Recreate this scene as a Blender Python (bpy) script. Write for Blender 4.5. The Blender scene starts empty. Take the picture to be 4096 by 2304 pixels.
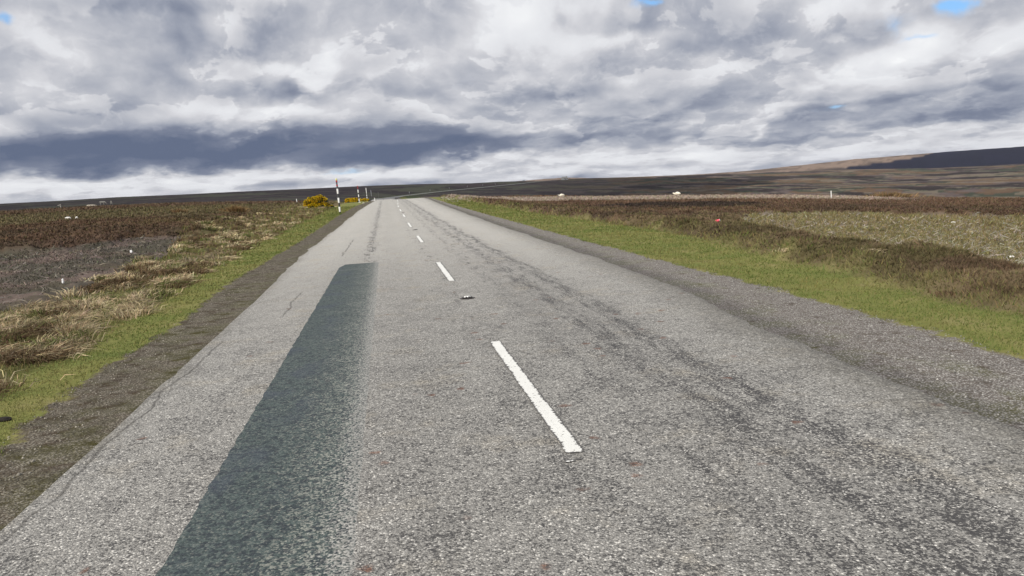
import bpy, bmesh, math, random
import numpy as np
from mathutils import Vector, Matrix
random.seed(7); RNG = np.random.default_rng(7)
S = bpy.context.scene
COL = S.collection
rad = math.radians
# ---------------------------------------------------------------- camera
cam = bpy.data.objects.new('camera', bpy.data.cameras.new('camera')); COL.objects.link(cam)
cam.data.lens = 27.25; cam.data.sensor_width = 36; cam.data.clip_end = 30000; cam.data.clip_start = .05
_R = Vector((0.98503292, -0.16071111, -0.06230635)); _U = Vector((0.08259073, 0.12279333, 0.98898967)); _F = Vector((0.15129082, 0.97933331, -0.13422872))
_R = Vector(_U.cross(-_F)).normalized()
cam.matrix_world = Matrix(((_R.x, _U.x, -_F.x, 0), (_R.y, _U.y, -_F.y, 0), (_R.z, _U.z, -_F.z, 1.52), (0, 0, 0, 1)))
S.camera = cam
S.render.resolution_x = 1024; S.render.resolution_y = 576
# ---------------------------------------------------------------- exposure
S.view_settings.view_transform = 'Standard'; S.view_settings.look = 'None'
S.view_settings.exposure = 0.1; S.view_settings.gamma = 1.0
# ---------------------------------------------------------------- sun
SUN_EL = 38.0; SUN_AZ = 230.0          # azimuth the sun stands at, clockwise from +Y (behind, to the left)
sd = Vector((math.sin(rad(SUN_AZ))*math.cos(rad(SUN_EL)), math.cos(rad(SUN_AZ))*math.cos(rad(SUN_EL)), math.sin(rad(SUN_EL))))
sun = bpy.data.objects.new('sun', bpy.data.lights.new('sun', 'SUN')); COL.objects.link(sun)
sun.data.energy = 4.2; sun.data.angle = rad(.5); sun.data.color = (1, .95, .87)
sun.rotation_euler = sd.to_track_quat('Z', 'Y').to_euler()
# ---------------------------------------------------------------- node helpers
class NT:
    def __init__(s, tree): s.t = tree; s.n = tree.nodes; s.l = tree.links
    def node(s, typ, **kw):
        n = s.n.new(typ)
        for k, v in kw.items(): setattr(n, k, v)
        return n
    def put(s, sock, v):
        if v is None: return
        if isinstance(v, bpy.types.NodeSocket): s.l.new(v, sock)
        else:
            try: sock.default_value = v
            except Exception: sock.default_value = (v[0], v[1], v[2], 1) if hasattr(v, '__len__') else (v, v, v)
    def m(s, op, a, b=None, c=None, clamp=False):
        n = s.node('ShaderNodeMath', operation=op, use_clamp=clamp)
        s.put(n.inputs[0], a); s.put(n.inputs[1], b)
        if c is not None: s.put(n.inputs[2], c)
        return n.outputs[0]
    def add(s, a, b): return s.m('ADD', a, b)
    def sub(s, a, b): return s.m('SUBTRACT', a, b)
    def mul(s, a, b): return s.m('MULTIPLY', a, b)
    def v(s, op, a, b=None, sc=None):
        n = s.node('ShaderNodeVectorMath', operation=op); s.put(n.inputs[0], a); s.put(n.inputs[1], b)
        if sc is not None: s.put(n.inputs['Scale'], sc)
        return n.outputs['Value'] if op in ('LENGTH', 'DOT_PRODUCT', 'DISTANCE') else n.outputs[0]
    def ss(s, x, lo, hi, a=0., b=1.):
        n = s.node('ShaderNodeMapRange', interpolation_type='SMOOTHSTEP')
        s.put(n.inputs[0], x); n.inputs[1].default_value = lo; n.inputs[2].default_value = hi; n.inputs[3].default_value = a; n.inputs[4].default_value = b
        return n.outputs[0]
    def mix(s, f, a, b, bt='MIX'):
        n = s.node('ShaderNodeMix', data_type='RGBA', blend_type=bt)
        s.put(n.inputs[0], f); s.put(n.inputs[6], a); s.put(n.inputs[7], b); return n.outputs[2]
    def noise(s, vec, scale, det=4, rough=.5, dist=0., col=False, lac=2.):
        n = s.node('ShaderNodeTexNoise'); s.put(n.inputs['Vector'], vec)
        n.inputs['Scale'].default_value = scale; n.inputs['Detail'].default_value = det; n.inputs['Roughness'].default_value = rough
        n.inputs['Distortion'].default_value = dist; n.inputs['Lacunarity'].default_value = lac
        return n.outputs['Color'] if col else n.outputs['Fac']
    def voro(s, vec, scale, feat='F1', rnd=1., out='Distance'):
        n = s.node('ShaderNodeTexVoronoi', feature=feat); s.put(n.inputs['Vector'], vec)
        n.inputs['Scale'].default_value = scale; n.inputs['Randomness'].default_value = rnd
        return n.outputs[out]
    def sep(s, v):
        n = s.node('ShaderNodeSeparateXYZ'); s.put(n.inputs[0], v); return n.outputs[0], n.outputs[1], n.outputs[2]
    def comb(s, x, y, z):
        n = s.node('ShaderNodeCombineXYZ'); s.put(n.inputs[0], x); s.put(n.inputs[1], y); s.put(n.inputs[2], z); return n.outputs[0]
    def ramp(s, x, stops, interp='LINEAR'):
        n = s.node('ShaderNodeValToRGB'); s.put(n.inputs[0], x); cr = n.color_ramp; cr.interpolation = interp
        while len(cr.elements) < len(stops): cr.elements.new(.5)
        for e, (p, c) in zip(cr.elements, stops): e.position = p; e.color = (c[0], c[1], c[2], 1)
        return n.outputs[0]
    def bump(s, h, dist, strength=1.):
        n = s.node('ShaderNodeBump'); s.put(n.inputs['Height'], h); n.inputs['Distance'].default_value = dist; n.inputs['Strength'].default_value = strength
        return n.outputs[0]
# ---------------------------------------------------------------- sky
CLOUD_MASSES = [(-17.1,3.39,12.35,1.06,-0.46), (-7.1,2.99,8.82,1.06,-0.52), (1.4,2.62,5.00,1.00,-0.42), (-22.9,3.36,5.29,1.47,-0.20), (-10.7,4.12,7.65,0.59,-0.16), (-18.1,4.94,8.82,1.18,-0.12), (0.7,4.20,4.41,0.53,-0.14), (-21.5,4.28,4.41,0.76,-0.12), (4.9,2.85,1.76,0.88,-0.10), (-18.9,1.89,7.65,0.38,0.30), (-15.0,1.41,3.53,0.35,0.22), (-22.7,1.45,4.71,0.41,0.24), (-10.9,1.77,5.88,0.24,0.10), (-7.3,1.38,4.41,0.35,0.20), (-1.8,1.36,3.53,0.35,0.24), (3.3,1.23,3.53,0.41,0.20), (8.0,1.86,2.06,0.41,0.22), (6.2,0.62,5.88,0.24,0.10), (15.5,0.98,4.41,0.26,0.20), (21.7,0.91,3.53,0.26,0.20), (12.0,1.55,2.06,0.29,0.20), (26.5,0.72,7.65,0.29,0.15), (15.0,2.92,5.88,0.47,-0.22), (19.6,3.85,6.47,0.41,-0.24), (11.2,2.97,4.41,0.65,-0.14), (24.5,4.50,4.71,0.41,-0.16), (6.9,3.43,3.24,0.59,-0.10), (17.9,5.03,7.65,0.47,-0.10), (8.0,6.73,5.29,0.53,-0.14), (14.3,6.12,5.88,0.41,-0.10), (39.9,2.40,3.53,0.41,-0.38), (42.0,3.33,2.35,0.35,-0.20), (31.2,1.72,5.29,0.35,-0.18), (19.5,2.46,3.24,0.41,-0.18), (34.1,3.62,4.71,0.29,-0.14), (40.7,4.13,3.24,0.26,-0.15), (5.8,7.54,2.06,1.18,-0.10), (-11.4,11.38,2.50,1.47,-0.09), (-13.0,10.63,2.65,1.06,-0.05), (-15.3,12.70,7.06,0.53,-0.26), (-20.0,11.18,2.94,0.88,0.16), (-21.5,10.66,1.76,0.88,0.14), (-18.9,9.57,2.06,1.18,0.08), (-22.5,9.95,1.18,0.88,-0.10), (-16.5,8.64,4.12,1.18,-0.05), (-16.8,6.41,2.65,0.59,-0.10), (-19.6,5.71,3.53,0.59,-0.10), (-7.6,8.96,1.32,0.35,0.34), (-6.1,8.59,1.03,0.35,0.20), (-2.8,9.77,0.41,0.76,0.26), (-3.3,8.78,0.71,0.47,0.30), (-3.7,7.62,0.76,0.47,0.34), (-4.9,7.85,0.59,0.35,0.20), (-6.7,7.45,1.24,0.71,-0.26), (-5.2,6.65,1.76,0.41,-0.10), (-9.5,5.59,1.76,0.59,0.22), (-7.1,5.78,3.24,0.47,0.20), (-3.7,5.51,3.53,0.41,0.14), (-10.6,4.97,1.47,0.41,0.12), (-5.4,4.82,4.41,0.35,0.06), (4.7,11.35,1.76,0.88,0.06), (10.1,11.59,3.24,1.32,0.20), (9.4,10.04,3.24,0.88,0.12), (12.1,8.52,2.65,0.59,0.10), (14.2,9.45,2.06,0.71,0.10), (13.4,11.09,0.88,0.71,-0.16), (17.6,9.44,2.65,0.41,0.24), (19.2,8.77,2.65,0.88,0.12), (15.2,7.21,4.71,0.71,0.08), (21.4,10.14,3.53,0.71,-0.04), (25.4,8.69,4.71,0.53,-0.08), (26.7,7.78,3.53,0.71,-0.06), (29.3,9.52,3.53,1.18,-0.10), (34.3,6.40,1.76,0.59,0.30), (37.0,7.16,1.35,0.65,0.34), (36.2,6.18,1.76,0.71,0.18), (33.6,5.23,2.65,0.47,0.20), (38.2,5.69,1.76,0.88,-0.12), (39.7,6.45,1.76,1.00,0.12), (41.3,6.91,1.47,1.18,0.16), (39.5,4.57,2.35,0.47,0.12), (32.4,5.62,1.18,0.65,0.10), (37.5,1.78,2.06,0.18,0.18), (40.6,1.51,2.65,0.18,0.20), (26.6,2.22,0.53,0.41,0.34), (10.7,3.62,0.76,0.26,0.18), (11.9,3.89,0.71,0.26,0.14), (21.7,2.72,0.65,0.21,0.22), (32.2,2.03,2.94,0.21,0.14), (27.4,3.76,1.76,0.35,0.16), (37.8,2.56,0.65,0.35,0.20), (33.6,2.69,1.76,0.18,0.10)]
BLUE_GAPS = [(19.9,11.94,1.00,0.29,0.80), (38.9,9.03,1.00,0.59,1.00), (37.0,7.32,1.35,0.18,0.50), (31.9,3.67,0.41,0.18,0.50), (-22.6,11.61,0.82,0.53,0.90), (-14.2,2.26,1.18,0.18,0.00), (-2.6,1.52,1.76,0.18,0.45), (35.2,8.49,1.47,0.74,0.35)]
W = bpy.data.worlds.new('World'); S.world = W; W.use_nodes = True
W.cycles.sampling_method = 'MANUAL'; W.cycles.sample_map_resolution = 256
def build_sky():
    n = NT(W.node_tree); n.n.clear()
    out = n.node('ShaderNodeOutputWorld'); bg = n.node('ShaderNodeBackground'); n.l.new(bg.outputs[0], out.inputs[0])
    bg.inputs[1].default_value = .1
    sky = n.node('ShaderNodeTexSky', sky_type='NISHITA', sun_disc=False, sun_elevation=rad(SUN_EL), sun_rotation=rad(SUN_AZ))
    sky.altitude = 350; sky.dust_density = .6; sky.ozone_density = 1.3
    d = n.node('ShaderNodeTexCoord').outputs['Generated']
    x, y, z = n.sep(d)
    hor = n.m('SQRT', n.add(n.mul(x, x), n.mul(y, y)))
    az = n.mul(n.m('ARCTAN2', x, y), 57.2958); el = n.mul(n.m('ARCTAN2', z, hor), 57.2958)
    zz = n.add(n.m('MAXIMUM', z, 0.), .11)
    P = n.comb(n.m('DIVIDE', x, zz), n.m('DIVIDE', y, zz), 0.)          # the flat layer the clouds lie in
    A = n.comb(n.mul(az, .1), n.mul(n.m('LOGARITHM', n.add(n.m('MAXIMUM', el, -2.), 3.5), 2.71828), 1.55), 3.)
    def ctr(vec, sc, det, ro): return n.v('SUBTRACT', n.noise(vec, sc, det, ro, col=True), (.5, .5, .5))
    w1 = ctr(A, .9, 2, .5); w2 = ctr(A, 4.0, 3, .5)
    Pw = n.v('ADD', P, n.v('SCALE', w1, sc=1.)); big = n.noise(Pw, .62, 6, .5)
    Aw = n.v('ADD', n.v('ADD', A, n.v('SCALE', w1, sc=.4)), n.v('SCALE', w2, sc=.08))
    def billow(vec, sc):                                                  # rounded heads: smooth cells, summed over three sizes
        acc = 0.
        for k, (m_, am) in enumerate(((1., .62), (2.6, .32))):
            v = n.node('ShaderNodeTexVoronoi', feature='SMOOTH_F1'); n.put(v.inputs['Vector'], n.v('ADD', vec, (3.1*k, 1.7*k, 0)))
            v.inputs['Scale'].default_value = sc*m_; v.inputs['Smoothness'].default_value = .55
            acc = n.m('MULTIPLY_ADD', n.sub(.62, v.outputs['Distance']), am, acc)
        return acc
    b0 = billow(Aw, 1.05); b1 = billow(n.v('ADD', Aw, (-.06, .26, 0)), 1.05)
    puff = n.noise(Aw, .95, 6, .5)
    fine = n.noise(n.v('ADD', A, n.v('SCALE', w2, sc=.2)), 4.2, 8, .6)
    L = n.add(.62, n.mul(n.sub(big, .5), .38))
    L = n.add(L, n.mul(n.sub(puff, .5), .28))
    L = n.add(L, n.mul(n.mul(n.sub(b0, b1), .62), .75))
    L = n.add(L, n.mul(n.sub(b0, .27), .22))
    Q = n.v('MULTIPLY', Aw, (1.0, 1.25, 1.)); h0 = n.noise(Q, 1.6, 7, .56); h1 = n.noise(n.v('ADD', Q, (-.05, .24, 0)), 1.6, 2, .5)   # heads: pale above, grey beneath
    L = n.add(L, n.mul(n.sub(h0, h1), .85))
    L = n.add(L, n.mul(n.sub(n.ss(h0, .485, .525), .5), .06))
    def rim(a, b, w, k): return n.mul(n.mul(n.mul(n.ss(a, .492, .516), n.ss(a, .512, .512+w, 1., 0.)), n.ss(n.sub(a, b), -.03, .05)), k)
    L = n.add(L, rim(h0, h1, .10, .08))
    Q2 = n.v('MULTIPLY', Aw, (1.1, 1.1, 1.)); k0 = n.noise(Q2, 3.6, 7, .56); k1 = n.noise(n.v('ADD', Q2, (-.03, .11, 0)), 3.6, 2, .5)
    L = n.add(L, n.mul(n.add(n.mul(n.sub(k0, k1), .22), rim(k0, k1, .08, .05)), n.ss(el, 2., 12., 1.2, .7)))
    L = n.add(L, n.mul(n.sub(fine, .5), .21))
    wx, wy, _ = n.sep(n.v('ADD', ctr(A, 3., 5, .55), n.v('SCALE', w2, sc=.5)))
    azw = n.add(az, n.mul(wx, 4.2)); elw = n.add(el, n.mul(wy, 1.9))
    def blob(tab, start, k=1.):
        acc = start
        for a0, e0, sa, se, amp in tab:
            if amp == 0: continue
            p = n.mul(n.sub(azw, a0), 1/sa); q = n.mul(n.sub(elw, e0), 1/se)
            dd = n.add(n.mul(p, p), n.mul(q, q))
            acc = n.m('MULTIPLY_ADD', n.m('EXPONENT', n.mul(dd, -.8)), amp*k, acc)
        return acc
    L = blob(CLOUD_MASSES, L, 1.0)
    stripe = n.noise(n.comb(n.mul(azw, .045), n.mul(elw, .62), 7.), 1.6, 5, .5)       # near the horizon the layers overlap into bands
    L = n.add(L, n.mul(n.mul(n.sub(stripe, .5), n.ss(el, 1., 7., 1., 0.)), .9))
    L = n.m('MINIMUM', L, n.add(.80, n.mul(n.sub(L, .80), .35))); L = n.m('MAXIMUM', L, n.add(.17, n.mul(n.sub(L, .17), .45)))
    c = n.ramp(L, [(0., (.12, .15, .23)), (.18, (.20, .228, .305)), (.36, (.325, .35, .42)), (.54, (.47, .485, .535)), (.70, (.61, .615, .65)), (.84, (.74, .75, .78)), (1., (.90, .91, .92))])
    c10 = n.mix(1., c, (10, 10, 10), 'MULTIPLY')
    gap = n.add(blob(BLUE_GAPS, 0.), n.mul(n.sub(fine, .5), .9))
    gm = n.ss(gap, .12, .95)
    blue = n.mix(1., sky.outputs[0], (1.0, 1.25, 1.6), 'MULTIPLY')
    blue = n.mix(.7, blue, (2.4, 4.9, 8.2))
    res = n.mix(gm, c10, blue)
    n.l.new(res, bg.inputs[0])
build_sky()
# ---------------------------------------------------------------- numeric terrain
def hash2(ix, iy, seed):
    h = (ix.astype(np.int64)*374761393 + iy.astype(np.int64)*668265263 + seed*1442695041) & 0xffffffff
    h = ((h ^ (h >> 13))*1274126177) & 0xffffffff
    h = ((h ^ (h >> 16))*2246822519) & 0xffffffff
    return ((h ^ (h >> 15)) & 0xffffff)/float(0xffffff)
def vnoise(x, y, seed=0):
    ix = np.floor(x); iy = np.floor(y); fx = x-ix; fy = y-iy
    ux = fx*fx*(3-2*fx); uy = fy*fy*(3-2*fy)
    a = hash2(ix, iy, seed); b = hash2(ix+1, iy, seed); c = hash2(ix, iy+1, seed); d = hash2(ix+1, iy+1, seed)
    return (a*(1-ux)+b*ux)*(1-uy)+(c*(1-ux)+d*ux)*uy
def fbm(x, y, seed=0, oct=4, rough=.5):
    s = 0; a = 1; t = 0
    for k in range(oct):
        s = s+a*vnoise(x*2**k+17.3*k, y*2**k-9.1*k, seed+k*7); t += a; a *= rough
    return s/t                                            # 0..1, mean .5
def sstep(a, b, x):
    t = np.clip((x-a)/(b-a), 0, 1); return t*t*(3-2*t)

CAM_H = 1.52
LIP = [(-60,.3),(-24.12,0.096),(-19.71,0.078),(-14.17,-0.046),(-9.59,-0.248),(-5.99,-0.420),(-3.10,-0.542),(0.29,-0.678),(2.58,-0.768),(6.05,-0.947),(10.16,-1.219),(17.22,-1.561),(22.42,-1.806),(27.81,-2.089),(34.59,-2.554),(38.70,-2.833),(42.44,-3.026),(75,-4)]
MID = [(-60,.7),(-24.05,0.688),(-20.86,0.663),(-17.62,0.683),(-13.85,0.614),(-10.03,0.577),(-5.90,0.499),(-1.89,0.446),(0.95,0.384),(3.82,0.278),(6.27,0.153),(8.37,0.138),(10.20,0.067),(12.53,0.037),(14.84,-0.007),(17.28,-0.103),(21.09,-0.200),(23.84,-0.304),(26.18,-0.410),(28.62,-0.454),(31.36,-0.467),(37.39,-0.749),(42.40,-0.800),(75,-1)]
FAR = [(-60,-.5),(4,-.5),(6.69,-0.133),(9.62,0.089),(11.66,0.149),(13.12,0.144),(13.98,0.076),(17.13,-0.208),(21.09,-0.200),(23.02,-0.210),(26.18,-0.190),(29.65,-0.034),(32.98,0.139),(35.50,0.195),(37.91,0.237),(40.39,0.239),(42.37,0.244),(75,.3)]
R1T = [(-60,100),(-24,100),(-5,125),(0,108),(5,110),(15,125),(45,120)]
R2T = [(-60,900),(10,850),(20,1000),(30,1400),(75,1500)]
ZR = [(-30,0),(0,0),(25,0.0),(40,.05),(60,.17),(80,.28),(92,.33),(102,.31),(112,.17),(125,-.15),(150,-.65),(175,-.65),(200,-.35)]
PATH = [(1.1,-30,0),(1.8,100,.31),(1.9,125,-.15),(.9,150,-.65),(-.3,175,-.6),(-.45,200,-.35),(.71,260,-.87),(5.04,330,-1.2),(15.94,419.7,-1.39),(36.83,518.7,-1.2),(72.18,615.8,-.7),(116.58,710.5,.15),(153.6,785,.89),(195.2,878.6,.97)]
def tab(t, v): return np.interp(v, [p[0] for p in t], [p[1] for p in t])
def catmull(pts, step):
    P = np.array(pts, float); out = []
    for i in range(len(P)-1):
        p0 = P[max(i-1,0)]; p1 = P[i]; p2 = P[i+1]; p3 = P[min(i+2,len(P)-1)]
        n = max(2, int(np.linalg.norm(p2-p1)/step))
        for k in range(n):
            t = k/n; out.append(.5*((2*p1)+(-p0+p2)*t+(2*p0-5*p1+4*p2-p3)*t*t+(-p0+3*p1-3*p2+p3)*t**3))
    out.append(P[-1]); return np.array(out)
FARPATH = catmull(PATH[2:], 4.0)
def path_dist(x, y):
    """distance to the far road's centre line and the height of that line"""
    sh = np.shape(x); x = np.ravel(x); y = np.ravel(y)
    d = np.full(x.shape, 1e9); z = np.zeros(x.shape)
    sel = np.where((y > 80) & (y < 1000) & (x > -80) & (x < 320))[0]
    for i0 in range(0, len(sel), 20000):
        s = sel[i0:i0+20000]
        dd = (x[s][:,None]-FARPATH[None,:,0])**2+(y[s][:,None]-FARPATH[None,:,1])**2
        k = dd.argmin(1); d[s] = np.sqrt(dd[np.arange(len(s)),k]); z[s] = FARPATH[k,2]
    return d.reshape(sh), z.reshape(sh)
XL = [(0,-2.1),(4,-2.10),(7.7,-2.14),(12,-2.18),(20,-2.34),(37,-2.3),(60,-2.15),(100,-1.4),(130,-1.2)]
XR = [(0,3.1),(3,3.34),(4.8,3.40),(7.4,3.56),(9.8,3.82),(14.4,3.95),(22,4.06),(60,4.4),(100,5.0),(130,5.1)]
LGI = [(0,-2.55),(5.4,-2.63),(7.6,-2.8),(10.8,-2.72),(14.5,-3.0),(21.6,-2.95),(53,-3.1),(75,-2.8),(100,-2.1),(130,-1.9)]
LGO = [(0,-3.7),(7.85,-3.6),(12,-3.7),(16.6,-4.05),(24.6,-4.4),(41,-4.6),(75,-5.0)]
RGI = [(0,4.4),(4.9,4.52),(6.5,4.62),(9.5,4.7),(14,4.69),(29,4.85),(60,5.0),(105,5.5)]
RGO = [(0,5.8),(6.3,5.82),(7.2,5.76),(9.1,6.17),(12,6.32),(17.8,7.3),(23.5,7.5),(37,7.1),(82,7.2)]
def base_z(x, y):
    az = np.degrees(np.arctan2(x, y)); r = np.hypot(x, y)+1e-6
    back = np.abs(az) > 90
    azc = np.clip(az, -60, 75)
    r1 = tab(R1T, azc); r2 = tab(R2T, azc); e1 = tab(LIP, azc); e2 = tab(MID, azc); e3 = tab(FAR, azc)
    lr = np.log(r)
    und = (fbm(azc*.35, lr*5, 11, 4)-.5)
    z1 = CAM_H+r1*np.tan(np.radians(e1))
    zn = z1*np.clip((r-8)/(r1-8), 0, 1)
    left = azc < 0
    K = [(r1, e1), (r1*1.45, e1-.3), (r1*2.1, e1+np.where(left, .0, -.08)), (r1*3.0, e1+(e2-e1)*.36), (r2, e2), (r2*1.5, e2-.5), (np.full_like(r, 3300.), e3), (np.full_like(r, 4800.), e3-1.2), (np.full_like(r, 9000.), e3-2.5)]
    e = K[0][1]*1.0
    for (ra, ea), (rb, eb) in zip(K[:-1], K[1:]):
        t = np.clip((lr-np.log(ra))/(np.log(rb)-np.log(ra)), 0, 1)
        tt = t*t*(3-2*t)*.6+t*.4
        e = np.where(r >= ra, ea+(eb-ea)*tt, e)
    bump = sstep(0, .4, np.log(r/r1)) * (1-sstep(-.25, 0., np.log(r/r2))*sstep(.9,.6,np.log(r/r2)))
    e = e+und*.16*bump*np.where(r < r2, 1, .3)
    e = e+np.where(r > 2500, (fbm(azc*3, lr*3, 21, 3)-.5)*.03, 0)
    zf = CAM_H+r*np.tan(np.radians(e))
    z = np.where(r < r1, zn, zf)
    z = np.where(back, 0, z)
    return z, r, azc, r1
def heath_mask(x, y):
    """0..1: how much of the place is under heather"""
    xl = tab(LGO, y); xr = tab(RGO, y)
    wob = (fbm(x*.5, y*.35, 31, 3)-.5)*1.6
    h = np.maximum(sstep(.0, .5, x-xr+wob*.6), sstep(1.2, 3.2, xl-x+wob*2.2))
    return h
def ground_z(x, y, detail=True):
    x = np.asarray(x, float); y = np.asarray(y, float)
    z, r, az, r1 = base_z(x, y)
    # verge / road corridor
    zr = tab(ZR, y)
    wr = (1-sstep(5.0, 13, x))*(1-sstep(3.4, 10, -x))*(1-sstep(115, 150, y))
    zc = zr - .03*sstep(-2.1,-3.0,-(-x))*0
    z = z*(1-wr)+zc*wr
    d, zp = path_dist(x, y)
    wp = (1-sstep(7, 34, d))*sstep(105, 125, y)
    z = z*(1-wp)+(zp)*wp
    inroad = (x > tab(XL, y)+.25) & (x < tab(XR, y)-.25) & (y < 118) & (y > -30)
    core = np.minimum(sstep(.1, .35, x-tab(XL, y)), sstep(.1, .35, tab(XR, y)-x))*(y < 118)*(y > -31)
    z = z-.06*core
    z = z-.25*(1-sstep(2.6, 3.6, d))*(y > 116)
    if detail:
        hm = heath_mask(x, y)*(1-sstep(300, 600, r))
        cl = sum(clear_mask(x+a, y+b) for a, b in ((0, 0), (.3, .1), (-.25, .2), (.1, -.35), (-.1, .4)))/5
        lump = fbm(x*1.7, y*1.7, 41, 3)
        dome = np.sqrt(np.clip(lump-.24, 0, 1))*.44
        z = z+hm*dome*(1-.82*cl)*np.clip(r/14, .5, 1)*(1-sstep(.93,1.0,r/r1)*.5)
        xl = tab(LGO, y); xr = tab(RGO, y)
        verge = np.clip(np.maximum(xl-x, 0)*1.2, 0, 1)*(1-hm)
        z = z+verge*(fbm(x*2.2, y*2.2, 43, 3)-.35)*.22
        gr = ((x < tab(LGI, y)) | (x > tab(RGI, y))).astype(float)
        z = z+gr*(fbm(x*1.1, y*1.1, 47, 3)-.5)*.05*(r < 150)
        sh = ((x < tab(XL, y)-.05) | (x > tab(XR, y)+.05)).astype(float)*(r < 60)
        z = z+sh*(fbm(x*9, y*9, 49, 2)-.6)*.006
    return z
def in_poly(x, y, poly):
    c = np.zeros(np.shape(x), bool); n = len(poly)
    for i in range(n):
        x1, y1 = poly[i]; x2, y2 = poly[(i+1) % n]
        if y1 == y2: continue
        cond = ((y1 > y) != (y2 > y)) & (x < (x2-x1)*(y-y1)/(y2-y1)+x1)
        c ^= cond
    return c
def soft_poly(x, y, poly, w):
    """poly test with a noisy edge"""
    wx = x+(fbm(x*.6, y*.6, 51, 3)-.5)*w*2; wy = y+(fbm(x*.6+9, y*.6+5, 52, 3)-.5)*w*3
    return in_poly(wx, wy, poly).astype(float)
CLEAR = [(15.8,32.5),(10.5,22.5),(8.6,16.7),(8.15,13.5),(7.98,11.3),(8.28,10.3),(8.0,8.7),(7.5,7.8),(12,6),(40,20),(27.8,28.8),(24.1,32.6),(21.4,36.5)]
BURNT = [(-13,21),(-11.9,24.3),(-11.4,25.2),(-9.4,25.0),(-8.9,28.9),(-7.6,30.1),(-6.24,24.3),(-5.95,19.1),(-5.6,16),(-5.5,12.6),(-5.5,10.9),(-9,11)]
def clear_mask(x, y):
    m = np.zeros(np.shape(x))
    if CLEAR: m = np.maximum(m, soft_poly(x, y, CLEAR, .7))
    if BURNT: m = np.maximum(m, soft_poly(x, y, BURNT, .7))
    return m
# ---------------------------------------------------------------- materials
def new_mat(name):
    m = bpy.data.materials.new(name); m.use_nodes = True; n = NT(m.node_tree); n.n.clear()
    o = n.node('ShaderNodeOutputMaterial'); b = n.node('ShaderNodeBsdfPrincipled'); n.l.new(b.outputs[0], o.inputs[0])
    b.inputs['Roughness'].default_value = .85; b.inputs['Specular IOR Level'].default_value = .25
    return m, n, b, o
def simple(name, colour, rough=.7, var=.15, scale=20., spec=.3):
    m, n, b, o = new_mat(name)
    g = n.node('ShaderNodeNewGeometry').outputs['Position']
    f = n.noise(g, scale, 4, .6); d = n.noise(g, scale*6, 3, .6)
    k = n.add(n.add(1-var, n.mul(f, var)), n.mul(d, var))
    c = n.mix(1., (*colour, 1), n.comb(k, k, k), 'MULTIPLY')
    n.put(b.inputs['Base Color'], c); b.inputs['Roughness'].default_value = rough; b.inputs['Specular IOR Level'].default_value = spec
    n.put(b.inputs['Normal'], n.bump(d, .002))
    return m
def wpos(n): return n.node('ShaderNodeNewGeometry').outputs['Position']
def gauss(n, x, c, s):
    p = n.mul(n.sub(x, c), 1/s); return n.m('EXPONENT', n.mul(n.mul(p, p), -1.))
def chips(n, P, s1=95.):
    """chip seal: returns (stone grey 0..1, gap 0..1, height)"""
    v = n.node('ShaderNodeTexVoronoi', feature='F1'); n.put(v.inputs['Vector'], P); v.inputs['Scale'].default_value = s1
    v2 = n.node('ShaderNodeTexVoronoi', feature='F1'); n.put(v2.inputs['Vector'], P); v2.inputs['Scale'].default_value = s1*.43
    r1, r1b, _ = n.sep(v.outputs['Color']); r2, _, _ = n.sep(v2.outputs['Color'])
    return r1, r1b, r2, v.outputs['Distance'], v2.outputs['Distance']
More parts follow.
